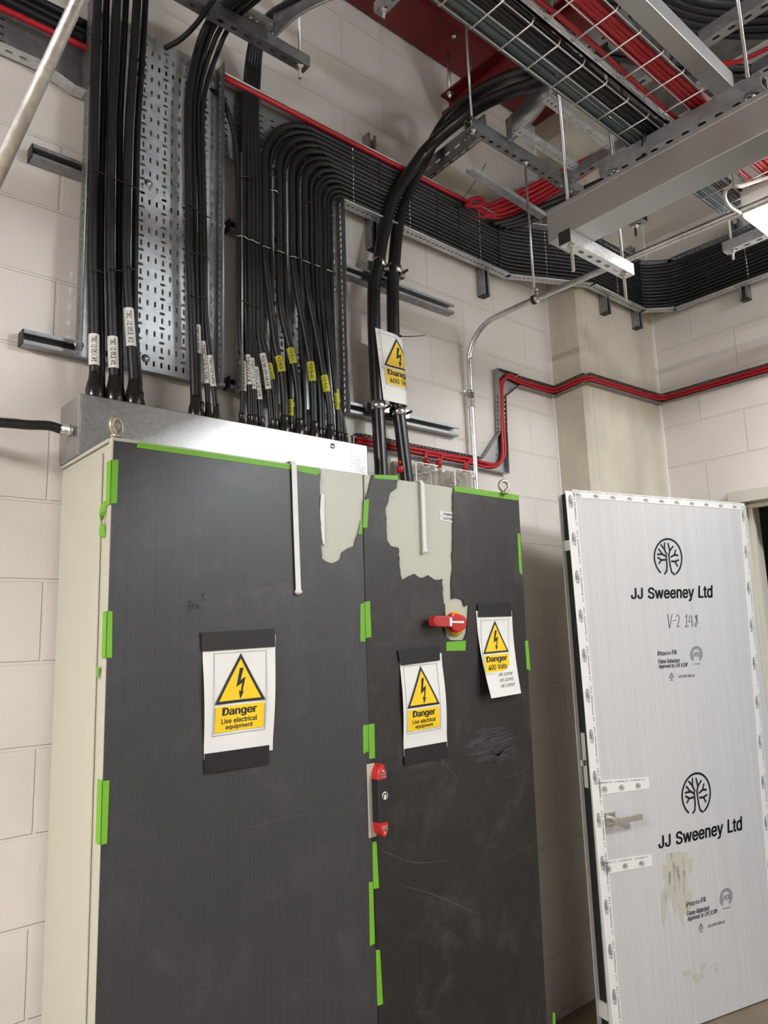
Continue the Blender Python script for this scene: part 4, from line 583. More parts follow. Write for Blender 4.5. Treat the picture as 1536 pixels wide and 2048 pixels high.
r1 = hbar(zm1, zt, W_, W_*.62, 1.763, 'handle_end', m_redd, 1); r2 = hbar(zm0, zb, W_, W_*.85, 1.763, 'handle_end', m_redd, 1)
mb = MB(); mb.lathe((hx+.004,1.7625,(zt+zb)/2+.012), (0,-1,0), [(0,.012),(.003,.012),(.003,.008),(.001,.008),(.001,.0)], 18); mb.build('lock', m_chrome, handle_body)
mb = MB()
for zz, rot in ((zm1+.014, 0), (zm0-.020, 180)):
    sh = Sheet((hx-.011,1.7625,zz+.014),(hx+.012,1.7625,zz+.014),(hx+.012,1.7625,zz-.010),(hx-.011,1.7625,zz-.010),(0,-1,0))
    sh.text(mb, 'nvent', .0, .35, 1, .72, .0008, .02, rot)
    sh.text(mb, 'HOFFMAN', .0, .82 if rot == 0 else .14, 1, .98 if rot == 0 else .28, .0008, .02, rot)
    for q in stroke([(.3,.0),(.4,.26),(.55,.12),(.62,.3),(.7,.2)] if rot == 0 else [(.35,.8),(.5,1.1),(.65,.85)], .06): sh.poly(mb, q, .0008)
mb.build('handle_lettering', m_white, handle_body)
npl = Sheet(FP(879,1022,FY), FP(912,1026,FY), FP(912,1046,FY), FP(880,1041,FY), (0,-1,0))
mb = MB(); npl.poly(mb, [(0,0),(1,0),(1,1),(0,1)], .002, 0); npo = mb.build('nameplate', m_paper, cabB)
mb = MB(); npl.text(mb, 'POWER CONTROL', .20, .14, 1.55, .42, .0024, .01); npl.text(mb, 'CENTRE MCC', .14, .58, 1.25, .86, .0024, .01)
for i in range(12): pass
npl.poly(mb, [(.05,.46),(.10,.46),(.10,.56),(.05,.56)], .0024)
mb.build('nameplate_text', m_ink, npo)

sw = thing('isolator_switch', 'red and yellow rotary isolator switch in the torn opening of the right cabinet', 'switch', FP(911,1247,FY))
c = FP(911,1247,FY-.006)
mb = MB(); mb.lathe((c.x,FY+.001,c.z), (0,-1,0), [(0,.042),(.010,.042),(.013,.039),(.013,.0)], 36); mb.build('yellow_backplate', m_yelp, sw)
def swp(px, y): return [P(850+a/7.314, 1190+b/7.314, 1, y) for a, b in px]
kn = swp([(385,300),(425,258),(490,266),(560,292),(605,325),(626,390),(606,485),(560,520),(490,549),(440,535),(385,478)], FY-.040)
mb = MB(); mb.prism(kn, (0,.024,0)); knob = mb.build('knob', m_redd, sw, bevel=.006)
kc = sum(kn, V())/len(kn)
mb = MB(); mb.lathe((kc.x-.003,FY-.014,kc.z), (0,-1,0), [(0,.030),(.004,.030)], 24); mb.build('knob_collar', m_redd, knob)
lv = swp([(150,318),(185,300),(375,306),(375,470),(190,466),(150,450),(136,385)], FY-.056)
mb = MB(); mb.prism(lv, (0,.030,0)); lever = mb.build('lever', m_redlev, sw, bevel=.004)
mb = MB(); mb.prism(swp([(366,326),(397,330),(397,458),(366,452)], FY-.0575), (0,.004,0)); mb.prism(swp([(396,378),(572,380),(572,413),(396,408)], FY-.0425), (0,.003,0)); mb.build('white_mark', m_white, lever)

# ---------------------------------------------------------------- boards taped over the doors
def outline(px, y=SY): return [P(x, yy, 1, y) for x, yy in px]
def jag(pts, amp=1.3, step=7):            # torn edge between listed pixels
    out = []
    for i in range(len(pts)-1):
        (x0,y0),(x1,y1) = pts[i], pts[i+1]; L = math.hypot(x1-x0, y1-y0); n = max(1, int(L/step))
        for k in range(n):
            t = k/n; out.append((x0+(x1-x0)*t+(random.uniform(-amp,amp) if k else 0), y0+(y1-y0)*t+(random.uniform(-amp,amp) if k else 0)))
    return out+[pts[-1]]
Z = lambda x, y: (560+x/2.954, 880+y/2.954)
tornL = jag([Z(*p) for p in [(240,178),(236,270),(232,370),(238,440),(246,540),(248,700),(275,718),(305,728),(335,718),(362,700),(368,665),(400,640),(440,625),(452,580),(470,545),(489,560)]], 1.0, 8)
bl = FP(187.3,2048); br = FP(757,2048)
pL = outline([(228,881),(300,890),(400,904),(500,918),(585,930.5)])+outline(tornL)+[V((br.x-.002,SY,.13)), V((bl.x+.001,SY,.13))]
t = thing('protective_board', 'dark grey fluted plastic board taped over the door of the left cabinet', 'board', (1.07,SY,0), 'boards taped on the cabinets')
MB().prism(pL, (0,.0035,0)).build('board', m_sheetl, t)
m_scr = simple('pale_scratch', (.13,.13,.13), .6); m_fold = simple('crease_mark', (.085,.085,.088), .6)
def marks(par, lines, mat, w, name, y=SY-.0003):
    for ln in lines:
        mb = MB(); pts = cr([P(a, b, 1, y) for a, b in ln], 4); m = len(pts); vs = []
        for i, p in enumerate(pts):
            d = (pts[min(i+1,m-1)]-pts[max(i-1,0)]).normalized(); k = random.uniform(.35,1)*(.4 if i in (0,m-1) else 1); n = V((-d.z,0,d.x))*w/2*k; vs += [p+n, p-n]
        mb.add(vs, [(2*i,2*i+1,2*i+3,2*i+2) for i in range(m-1)]); mb.build(name, mat, par)
marks(t, [[(503,931),(523,960),(547,998),(566,1022),(580,1050),(590,1075)],[(453,925),(490,950),(515,985),(545,1020),(560,1040)],[(523,935),(540,958),(560,990),(575,1030)],[(598,1125),(612,1160),(638,1206)],[(600,1188),(615,1198),(640,1204)],[(305,905),(322,940),(338,975)],[(608,940),(618,985),(622,1035),(632,1055)],[(600,1100),(625,1140),(640,1158)]], m_fold, .0016, 'crease')
marks(t, [[(600,1770),(560,1786),(500,1815)],[(655,1470),(657,1500)],[(648,1467),(666,1469)],[(240,1625),(330,1600)],[(480,1660),(555,1640),(640,1625),(700,1622)],[(330,1805),(328,1850)],[(555,1905),(562,1940)],[(610,1780),(604,1795)],[(375,940),(381,955)],[(340,1160),(342,1180)],[(678,1390),(680,1455)],[(560,1850),(566,1862)],[(300,1690),(300,1960)],[(415,1700),(416,1950)],[(600,1750),(602,2000)]], m_scr, .0010, 'scratch')
hw_ = Sheet(FP(374,1196), FP(412,1186), FP(412,1216), FP(374,1226), (0,-1,0))
mb = MB()
for pl_ in [[(.0,.3),(.14,.25),(.06,.5),(.18,.65),(.06,.95)],[(.24,.3),(.27,.85),(.34,.5),(.42,.6),(.44,.85)],[(.5,.6),(.62,.85)],[(.61,.6),(.5,.88)],[(.75,.1),(.9,.0),(.80,.22),(.92,.38),(.76,.5)]]:
    for q in stroke(pl_, .06, .75): hw_.poly(mb, q, .0006)
mb.build('handwriting', m_ink, t)
tornR = jag([Z(*p) for p in [(700,208),(697,235),(690,285),(650,315),(640,370),(625,400),(630,460),(633,590),(655,625),(700,635),(708,700),(712,790),(722,825),(760,805),(795,790),(830,815),(875,798),(915,825),(960,820),(962,900),(968,965)]], 1.1, 7)+[Z(975,970),Z(978,1040),Z(975,1110)]+jag([Z(*p) for p in [(985,1165),(1010,1182),(1085,1180),(1105,1135),(1110,1060),(1118,970),(1090,985),(1080,945),(1040,930),(1015,940),(1012,850),(1022,760),(1018,700),(1025,480),(1022,350),(1030,270)]], .9, 8)
tr = FP(1037,990); brr = FP(1112,2048)
topl = outline([(727,1046),(729,1003),(737,982),(744.5,949.5)])
pR = topl+outline(tornR)+outline([(965,981.5),(1037,990.5)])+[V((CR-.002,SY,.13)), V((FP(758.5,2048).x,SY,.13))]
# cut-out beside the swing handle
pR = pR+outline([(745.5,1672),(750.5,1672),(744.5,1532),(739.5,1532)])
t = thing('protective_board', 'torn blackish fluted plastic board taped over the door of the right cabinet', 'board', (1.85,SY,0), 'boards taped on the cabinets')
MB().prism(pR, (0,.0035,0)).build('board', m_sheetr, t)
random.seed(5); L_ = []
for i in range(70):
    x = 950+random.uniform(0,76); y = 1455+random.uniform(0,66)
    if ((x-988)/40)**2+((y-1488)/36)**2 > 1: continue
    d = random.uniform(6,22); L_.append([(x-d,y+d*.32),(x,y),(x+d*.7,y-d*.22)])
mb = MB()
for ln in L_:
    pts = [P(a, b, 1, SY-.0003) for a, b in ln]
    for i in range(2):
        a, b = pts[i], pts[i+1]; mb.quad(a+V((0,0,.002)), b+V((0,0,.0015)), b-V((0,0,.001)), a-V((0,0,.002)))
o = mb.build('rub_mark', simple('pale_rub_mark', (.052,.051,.051), .6), t)
marks(t, [[(738,998),(752,996),(772,996),(790,994)],[(738,1024),(760,1027),(776,1022)],[(745,1045),(758,1070),(766,1086)],[(752,1045),(768,1068),(776,1084)],[(908,1030),(925,1005),(938,990)],[(940,995),(938,1060),(935,1110)],[(908,1120),(942,1120)],[(906,1028),(918,1010)],[(750,965),(790,972),(795,968)]], m_fold, .0016, 'crease')
marks(t, [[(798,1512),(802,1520),(795,1535),(793,1545)],[(880,1515),(900,1540),(915,1560)],[(1000,1560),(1040,1545),(1060,1530)],[(862,1695),(872,1710)],[(935,1625),(945,1640),(938,1655)],[(800,1770),(870,1790),(960,1830)],[(760,1700),(830,1725),(900,1720)],[(985,1730),(1020,1712),(1065,1690)],[(1040,1880),(1078,1840)],[(1000,1960),(1060,1930)],[(880,1880),(905,1862)],[(840,1970),(850,2010)],[(980,1800),(1050,1760)],[(1020,1985),(1030,2000)],[(905,1400),(935,1410)]], m_scr, .0013, 'scratch')

# ---------------------------------------------------------------- green masking tape, strip by strip
def strip(q, lab, y=SY-.0012, side=None):
    mb = MB()
    if side is None:
        pts = outline(q, y); mb.prism(pts, (0,.0011,0))
    else:                                   # folded round the left edge of the cabinet
        a, b, c, d = outline(q, y); xs = CL-.0018
        a2, d2 = V((xs,y,a.z)), V((xs,y,d.z))
        mb.prism([a2,b,c,d2], (0,.0011,0)); mb.prism([a2,d2,V((xs,y+side,d.z-.002)),V((xs,y+side,a.z))], (.0011,0,0))
    tag(mb.build('masking_tape', m_green), lab, 'tape', 'green masking tape strips')
strip([(275,884),(583,929.5),(583,939.5),(274,895)], 'long green masking tape strip along the top edge of the left cabinet')
strip([(593,930.5),(640,937),(639,947),(632,950),(593,942)], 'short green tape piece at the top between white strap and torn board edge')
strip([(224,920),(237,919),(234,1006),(222,1007)], 'uppermost green tape strip folded round the left edge of the left cabinet', side=.030)
strip([(217,1222),(225,1222),(224,1316),(214,1315)], 'green tape strip folded round the left cabinet edge beside the first danger sign', side=.028)
strip([(207,1561),(219,1561),(214,1687),(203,1690)], 'lowest and largest green tape strip folded round the left cabinet edge', side=.032)
strip([(728,1000),(738,998),(735,1055),(726,1055)], 'green tape strip at the seam beside the torn black flap near the cabinet top')
strip([(717,1068),(724,1036),(725,1068)], 'small green tape corner left of the seam under the torn cream patch')
strip([(721,1208),(729,1206),(731,1283),(721,1283)], 'green tape strip on the left of the seam, level with the red switch')
strip([(730,1203),(740,1202),(743,1274),(732,1276)], 'green tape strip on the right of the seam, level with the red switch')
strip([(726,1451),(736,1449),(737,1502),(727,1508)], 'green tape strip left of the seam just above the black and red door handle')
strip([(737,1449),(749,1447),(750,1516),(739,1518)], 'green tape strip right of the seam just above the black and red door handle')
strip([(745,1684),(753,1682),(758,1776),(747,1778)], 'green tape strip right of the seam just below the door handle')
strip([(738,1764),(746,1764),(750,1887),(740,1892)], 'long green tape strip left of the seam, second below the door handle')
strip([(752,1900),(760,1900),(766,2008),(755,2012)], 'lowest green tape strip on the seam between the two boards')
strip([(749,949),(797,951),(796,960),(749,957)], 'green tape strip holding the torn black flap at the top of the right cabinet')
strip([(908,972),(1037,990),(1036,1001),(909,983)], 'long green tape strip along the top right edge of the right cabinet')
strip([(893,1284),(932,1281),(931,1301),(893,1302)], 'broad green tape patch just under the red rotary switch')
strip([(1035,1067),(1040,1067),(1045,1151),(1039,1144)], 'upper green tape strip on the right edge of the right cabinet')
strip([(1050,1282),(1056,1281),(1061,1341),(1054,1338)], 'green tape strip on the right cabinet edge beside the 400 volts sign')
strip([(1106,2025),(1110,2026),(1113,2075),(1106,2075)], 'green tape end at the foot of the right cabinet, bottom of the picture')
mb = MB(); a = P(208,1003,0,CL-.003); b = P(205,1075,0,CL-.003)
pts = cr([a, a*.6+b*.4+V((-.004,0,0)), a*.3+b*.7+V((-.002,.002,0)), b]); vs = []
for i, p in enumerate(pts):
    w = V((0, .008*math.cos(i*.25), 0))+V((-.006*math.sin(i*.3), 0, 0)); vs += [p-w, p+w]
mb.add(vs, [(2*i, 2*i+1, 2*i+3, 2*i+2) for i in range(len(pts)-1)])
tag(mb.build('masking_tape', m_green, solid=.001), 'curled loose green tape end hanging at the left cabinet edge below the first strip', 'tape', 'green masking tape strips')
mb = MB(); a = P(196,1334,0,CL-.003); b = P(195,1357,0,CL-.003)
mb.prism([a+V((0,-.008,0)), a+V((0,.010,0)), b+V((0,.004,0)), b+V((0,-.002,0))], (.0015,0,0))
tag(mb.build('masking_tape', m_green), 'tiny green tape scrap on the left cabinet edge between the two folded strips', 'tape', 'green masking tape strips')

# ---------------------------------------------------------------- white straps hanging over the cabinet tops
def strap(px, w, lab, back=.10, y=1.788):
    pts = [P(x, yy, 1, y) for x, yy in px]; top = pts[0].copy(); top.z = CT+.003
    line = [V((top.x, FY+back, CT+.004)), V((top.x, y+.008, CT+.005)), V((top.x, y, CT-.006))]+pts[1:]
    vs = []
    for p in line: vs += [p+V((-w,0,0)), p+V((w,0,0))]
    mb = MB(); mb.add(vs, [(2*i, 2*i+1, 2*i+3, 2*i+2) for i in range(len(line)-1)])
    mb.lathe(line[-1]+V((0,0,.004)), (0,0,-1), [(0,w),(.006,w*1.25),(.012,w*.5)], 8)
    tag(mb.build('strap', m_strap, solid=.0022), lab, 'strap', 'white webbing straps')
strap([(588,928),(592,1050),(597,1183)], .0085, 'long narrow white strap hanging down the left board from the cabinet top', .2)
strap([(845,965),(848,1040),(850,1102)], .0075, 'white strap hanging over the bare cream patch of the right cabinet')
mb = MB(); mb.prism(outline([(641,988),(647,990),(648,1092),(644,1086),(638,1040)], SY+.004), (0,-.004,0))
tag(mb.build('strap', m_strap), 'white strip showing at the torn board edge of the left cabinet', 'strap', 'white webbing straps')

# ---------------------------------------------------------------- danger signs
def bolt_sym(sh, mb, h, cut):
    cut([(.485,.20),(.56,.20),(.505,.35),(.60,.315),(.545,.50),(.58,.485),(.505,.59),(.475,.475),(.512,.49),(.535,.39),(.425,.435)], mb, h)
def sign_body(par, sh, second, third, h=.0006, seg=1):
    e = .0005
    mb = MB(); w = .006
    for r in ((0,0,1,w*.7),(0,1-w*.7,1,1),(0,0,w,1),(1-w,0,1,1)): sh.grid(mb, r[0], r[2], r[1], r[3], max(1,(seg if seg > 1 else 6) if r[2]-r[0] > .5 else 1), 16, h+e, h)
    mb.build('border', m_print, par)
    def tri(k):
        cx, cy = .5, .43; out = []
        for x, y in ((.5,.015),(.98,.625),(.02,.625)): out.append((cx+(x-cx)*k, cy+(y-cy)*k))
        return out
    def clip(pts, ax, lo, hi):
        for lim, sg in ((lo, 1), (hi, -1)):
            o = []
            for k in range(len(pts)):
                p, q = pts[k], pts[(k+1) % len(pts)]; a, b = (p[ax]-lim)*sg, (q[ax]-lim)*sg
                if a >= 0: o.append(p)
                if a*b < 0: tt = a/(a-b); o.append((p[0]+(q[0]-p[0])*tt, p[1]+(q[1]-p[1])*tt))
            pts = o
            if not pts: break
        return pts
    def cut(poly, mb, hh):                 # sliced so the shape follows the bend of the sheet
        nu = seg if seg > 1 else 5; nv = 1 if seg > 1 else 16
        for i in range(nu):
            pu = clip(poly, 0, i/nu, (i+1)/nu)
            for j in range(nv):
                pts = clip(pu, 1, j/nv, (j+1)/nv) if nv > 1 else pu
                if len(pts) > 2: sh.poly(mb, pts, hh+e)
    mb = MB(); cut(tri(1.0), mb, h+e); tb = mb.build('triangle', m_ink, par)
    mb = MB(); cut(tri(.83), mb, h+2*e); mb.build('triangle_face', m_yel, tb)
    mb = MB(); bolt_sym(sh, mb, h+2.5*e, cut); mb.build('lightning_symbol', m_ink, tb)
    mb = MB(); cut([(.04,.655),(.96,.655),(.965,.965),(.035,.965)], mb, h+e); pn = mb.build('text_panel', m_yel, par)
    mb = MB()
    if third:
        sh.text(mb, 'Danger', .17, .672, .83, .795, h+2.5*e, .03); sh.text(mb, second, .16, .805, .84, .868, h+2.5*e, .018); sh.text(mb, third, .24, .882, .76, .95, h+2.5*e, .018)
    else:
        sh.text(mb, 'Danger', .10, .675, .90, .81, h+2.5*e, .03); sh.text(mb, second, .14, .83, .86, .93, h+2.5*e, .018)
    mb.build('wording', m_ink, pn)
def paper_sign(lab, paper, border, tapes, second, third, fn=None, extra=None, y=SY-.002):
    t = thing('warning_sign', lab, 'sign', P(*paper[3], 1, y), 'paper danger signs on the cabinets')
    pc = [P(*q, 1, y) for q in paper]
    ps = Sheet(*pc, (0,-1,0), fn); mb = MB(); ps.grid(mb, 0, 1, 0, 1, 10, 32, .0009, 0.0); pp = mb.build('paper', m_paper, t)
    def fn2(u, v):                          # same lift for the graphics, in the border's own frame
        p = Sheet(*[P(*q, 1, y) for q in border], (0,-1,0))(u, v)
        v_ = (pc[0].z-p.z)/(pc[0].z-pc[3].z); return fn(u, v_) if fn else 0
    sign_body(t, Sheet(*[P(*q, 1, y) for q in border], (0,-1,0), fn2), second, third, .0012)
    for q in tapes:
        mb = MB(); s2 = Sheet(*[P(*k, 1, y-.0022) for k in q], (0,-1,0), None); s2.grid(mb, 0, 1, 0, 1, 4, 2, .0014, 0.0); mb.build('black_tape', m_tapeb, t)
    if extra: extra(ps, t)
paper_sign('danger live electrical equipment sign taped on the left cabinet', [(405,1285),(551,1270),(545,1500),(408,1520)],
    [(427.3,1307.3),(532,1300.3),(528.3,1458),(422.9,1473.5)], [[(402,1265),(549,1257),(550,1293),(404,1303)],[(409,1508),(538,1490),(537,1528),(409,1548)]],
    'Live electrical', 'equipment', lambda u, v: .006*math.sin(PI*min(1,max(0,(v-.15)/.75)))*(2*u-1)**2)
paper_sign('danger live electrical equipment sign taped below the red switch on the right cabinet', [(799,1309),(882.6,1306),(894.7,1493.7),(808,1512.7)],
    [(805.6,1332.9),(872.4,1326.5),(879.9,1456.6),(811.8,1469)], [[(795,1301),(878.6,1290.8),(879.4,1320.5),(801.4,1331)],[(808.9,1498),(893,1483),(895,1514),(808.9,1531)]],
    'Live electrical', 'equipment', lambda u, v: .007*math.sin(PI*min(1,max(0,(v-.13)/.74))))
def scribble(ps, t):
    mb = MB()
    for k, (s_, ll) in enumerate((("M1 22VM1", 0), ("M1 22VM2", 0), ("M1 22VM3", 0))):
        ps.text(mb, s_, .36, .735+k*.065, .80, .772+k*.065, .0016, -.01, 0, .12)
    mb.build('handwriting', m_pen, t)
paper_sign('danger 400 volts sign curling off the right cabinet beside the red switch', [(951.6,1222),(1023.3,1221.6),(1031,1386),(966,1396)],
    [(961,1240.6),(1016,1238.9),(1015.5,1342.5),(961.5,1350)], [[(955.6,1207.7),(1021,1206),(1023,1232.4),(955.6,1234.4)]], '400 Volts', None,
    lambda u, v: .055*max(0, v-.2)**1.6*(1-.35*u), scribble)
# ================================================================ cable entry box on the left cabinet
BZ0, BZ1, BY0 = CT+.001, 2.307, 2.035
bx0, bx1 = .668, 1.700
t = thing('cable_entry_box', 'long galvanised sheet box on top of the left cabinet, black cables dropping in', 'metal box', (1.18,2.1,BZ0))
MB().box((bx0,BY0,BZ0),(bx1,2.195,BZ1)).build('casing', m_boxg, t, bevel=.002)
MB().box((bx0-.001,BY0-.001,BZ0+.004),(bx0+.006,BY0+.004,BZ1-.004)).build('corner_fold', m_bright, t)
for px in ((665,892),):
    c = P(*px,1,BY0); mb = MB(); mb.lathe(c, (0,-1,0), [(0,.010),(.002,.010),(.004,.006),(.005,.0)], 14); mb.build('screw', m_bright, t)
# flexible conduit entering the box from the left
g = P(157,853,0,bx0); g = V((bx0, 2.075, g.z-.004))
t = thing('flexible_conduit', 'black corrugated flexible conduit entering the metal box from the left', 'conduit', g)
pts = cr([g+V((-.035,0,0)), g+V((-.07,-.002,.004)), g+V((-.14,-.01,-.006)), g+V((-.25,-.03,-.012)), g+V((-.42,-.06,.02)), g+V((-.6,-.09,.06))], 40)
mb = MB(); mb.tube(pts, [.0135 if i % 3 else .0112 for i in range(len(pts))], 12); mb.build('hose', m_black, t)
mb = MB(); mb.lathe(g+V((.002,0,0)), (-1,0,0), [(0,.013),(.008,.013),(.008,.017),(.020,.017),(.020,.0145),(.04,.0145)], 6); mb.build('brass_gland', m_bright, t)

# ================================================================ galvanised cable trays on the wall
TB = 2.157                                # face of the tray beds
def wide_tray(x0, x1, z0, z1, lab, bolts, f0=True, f1=True, ztop1=None):
    t = thing('cable_tray', lab, 'cable tray', ((x0+x1)/2, TB, z0), 'perforated cable trays')
    L = z1-z0; rows = [(0,.012,None)]; v = .012; k = 0
    while v+.05 < L:
        rows.append((v, v+.030, .0250, .0036, .0105, 1, 0)); rows.append((v+.030, v+.050, .0250, .0098, .0045, 3, k % 3 and 1 or 1)); v += .05; k += 1
    rows.append((v, L, None))
    mb = MB(); mb.perf((x0,TB,z0), (1,0,0), (0,0,1), x1-x0, L, rows); mb.build('tray_bed', m_galv, t, solid=.0015)
    for x, on, zt in ((x0, f0, z1), (x1, f1, ztop1 or z1)):
        if not on: continue
        mb = MB(); mb.perf((x,TB-.05,z0), (0,0,1), (0,1,0), zt-z0, .05, [(0,.016,None),(.016,.034,.025,.0095,.0040,1,0),(.034,.05,None)])
        mb.tube([(x,TB-.05,z0),(x,TB-.05,zt)], .003, 6); mb.build('side_flange', m_galvd, t, solid=.0015)
    for bx, bz in bolts:
        mb = MB(); mb.lathe((bx,TB,bz), (0,-1,0), [(0,.014),(.002,.014),(.003,.009),(.006,.008),(.008,.004),(.008,0)], 16); mb.build('bolt', m_bright, t)
    return t
AX0, AX1, AZ0, AZ1 = .690, 1.150, 2.462, 3.655
wide_tray(AX0, AX1, AZ0, AZ1, 'wide perforated vertical cable tray above the left end of the metal box', [tuple(P(x,y,1,TB))[::2] for x, y in ((158,690),(291,717),(297,367))])
BX0, BX1, BZb = 1.222, 1.680, 2.445
wide_tray(BX0, BX1, BZb, 3.33, 'perforated vertical cable tray behind the dense middle bundle of black cables', [(1.66, 2.96)])
# horizontal run along the wall, over the pillar and onto the right wall
HZ0, HZ1 = 3.328, 3.615
def run_tray(pts, lab, flange_top=True, bed_perf=True, name='cable_tray', z0=HZ0, z1=HZ1, d=.05, low_from=None, low=True):
    t = thing(name, lab, 'cable tray', (pts[0][0], pts[0][1], z0), 'perforated cable trays')
    for i in range(len(pts)-1):
        a, b = V((*pts[i], z0)), V((*pts[i+1], z0)); e = (b-a); L = e.length; e.normalize(); n = V((e.y,-e.x,0))
        if n.dot(CAM-a) < 0: n = -n
        H = z1-z0; rows = [(0,.02,None)]; v = .02
        if bed_perf:
            while v+.025 < H-.02: rows.append((v, v+.025, .05, .0105, .0036, 1, 0)); v += .025
        rows.append((v, H, None))
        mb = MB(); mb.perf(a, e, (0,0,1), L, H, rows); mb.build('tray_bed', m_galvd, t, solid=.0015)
        for z, on in ((0, low), (H, flange_top)):
            if not on: continue
            o = a+V((0,0,z))
            if z == 0 and low_from: o = o+e*low_from; LL = L-low_from
            else: LL = L
            mb = MB(); mb.perf(o, e, n, LL, d, [(0,.016,None),(.016,.034,.025,.0085,.0040,1,0),(.034,d,None)])
            mb.tube([o+n*d, o+n*d+e*LL], .003, 6); mb.build('side_flange', m_galv, t, solid=.0015)
    return t
K1, K2, K3, K4 = (2.715,TB+.002), (3.135,1.968), (3.630,1.968), (3.776,1.835)
run_tray([(AX1+.004,TB+.002), K1], 'long horizontal perforated cable tray on the back wall carrying the black cable run', low_from=BX1-AX1-.004)
run_tray([K1, K2], 'angled tray piece bridging from the back wall onto the concrete pillar')
run_tray([K2, K3], 'cable tray piece across the face of the concrete pillar')
run_tray([K3, K4], 'angled tray piece in the corner between pillar and right wall')
run_tray([K4, (3.776,.2)], 'cable tray carrying the black cable run along the right wall')
t = thing('cable_tray', 'horizontal cable tray left of the wide vertical tray, with one red cable', 'cable tray', (.4,2.19,3.36), 'perforated cable trays')
mb = MB(); y = 2.188
mb.perf((.15,y,3.362), (1,0,0), (0,0,1), .40, .25, [(0,.03,None)]+[(.03+.025*i,.055+.025*i,.10,.0105,.0036,1,0) for i in range(6)]+[(.18,.25,None)])
mb.quad((.55,y,3.362),(.655,y,3.330),(.655,y,3.612),(.55,y,3.612)); mb.quad((.655,y,3.330),(.69,y,3.330),(.69,y,3.612),(.655,y,3.612))
mb.build('tray_bed', m_galvd, t, solid=.0015)
mb = MB(); mb.perf((.15,y,3.362), (1,0,0), (0,-1,0), .40, .05, [(0,.016,None),(.016,.034,.04,.0115,.0048,1,0),(.034,.05,None)])
mb.quad((.55,y,3.362),(.655,y,3.330),(.655,y-.05,3.330),(.55,y-.05,3.362)); mb.quad((.655,y,3.330),(.69,y,3.330),(.69,y-.05,3.330),(.655,y-.05,3.330))
mb.build('side_flange', m_galv, t, solid=.0015)
mb = MB(); mb.lathe((.545,y,3.385), (0,-1,0), [(0,.009),(.003,.009),(.006,.005),(.006,0)], 12); mb.build('bolt', m_bright, t)

# ---------------------------------------------------------------- slotted channel struts
def channel(mb, p0, p1, opn, slots=True, w=.0413, d=.0413, pitch=.05):
    p0, p1, opn = V(p0), V(p1), V(opn).normalized(); e = (p1-p0); L = e.length; e.normalize(); s = e.cross(opn).normalized(); h = w/2
    if slots: mb.perf(p0-s*h, e, s, L, w, [(0,.0135,None),(.0135,w-.0135,pitch,.0125,.0062,1,0),(w-.0135,w,None)])
    else: mb.quad(p0-s*h, p1-s*h, p1+s*h, p0+s*h)
    for k in (-1, 1):
        a, b = p0+s*h*k, p1+s*h*k
        mb.quad(a, b, b+opn*d, a+opn*d); mb.quad(a+opn*d, b+opn*d, b+opn*d-s*.0095*k, a+opn*d-s*.0095*k)
        mb.quad(a+opn*d-s*.0095*k, b+opn*d-s*.0095*k, b+opn*(d-.007)-s*.0095*k, a+opn*(d-.007)-s*.0095*k)
    return mb
def strut(p0, p1, opn, lab, grp, mat=None, caps=(), slots=True, d=.0413):
    t = thing('channel_strut', lab, 'metal channel', p0, grp)
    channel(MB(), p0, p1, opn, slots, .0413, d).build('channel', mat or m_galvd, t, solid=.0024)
    e = (V(p1)-V(p0)).normalized(); o = V(opn).normalized(); s = e.cross(o)
    for c in caps:
        q = V(p0) if c == 0 else V(p1); MB().obox(q+o*d/2+e*(-.002 if c == 0 else .002), e*.002, s*.0207, o*(d/2+.0005)).build('end_cap', m_black, t)
    return t
g_ = 'wall mounted channel struts'
yb = WY-.001
strut((.548,yb,3.070), (1.185,yb,3.070), (0,-1,0), 'upper channel strut sticking out left of the wide vertical tray', g_, caps=(0,))
strut((.548,yb,2.487), (1.185,yb,2.487), (0,-1,0), 'lower channel strut sticking out left of the wide vertical tray, near the metal box', g_, caps=(0,))
strut((1.205,yb,3.070), (1.66,yb,3.070), (0,-1,0), 'upper channel strut behind the middle cable tray, seen in the gap beside it', g_, caps=(0,))
strut((1.205,yb,2.487), (1.66,yb,2.487), (0,-1,0), 'lower channel strut behind the middle cable tray, seen in the gap beside it', g_, caps=(0,))
strut((1.690,yb,3.065), (2.342,yb,3.065), (0,-1,0), 'upper channel strut on the wall behind the two thick cables', g_, caps=(0,))
strut((1.690,yb,2.492), (2.335,yb,2.492), (0,-1,0), 'lower channel strut on the wall behind the two thick cables', g_, caps=(0,))
g_ = 'upright channel struts under the cable run'
strut((1.885,yb,3.21), (1.885,yb,3.735), (0,-1,0), 'upright channel behind the cable run left of the thick cables', g_, slots=False)
strut((2.578,yb,3.205), (2.578,yb,3.70), (0,-1,0), 'upright channel below the cable run between thick cables and pillar', g_, caps=(0,), slots=False)
strut((3.312,PY-.001,3.245), (3.312,PY-.001,3.70), (0,-1,0), 'left of two upright channels below the cable run on the pillar', g_, caps=(0,), slots=False)
strut((3.625,PY-.001,3.245), (3.625,PY-.001,3.72), (0,-1,0), 'right of two upright channels below the cable run on the pillar', g_, caps=(0,), slots=False)
strut((WX-.001,1.468,3.262), (WX-.001,1.468,3.70), (-1,0,0), 'upright channel below the cable run on the right wall near the lamp', g_, caps=(0,), slots=False)
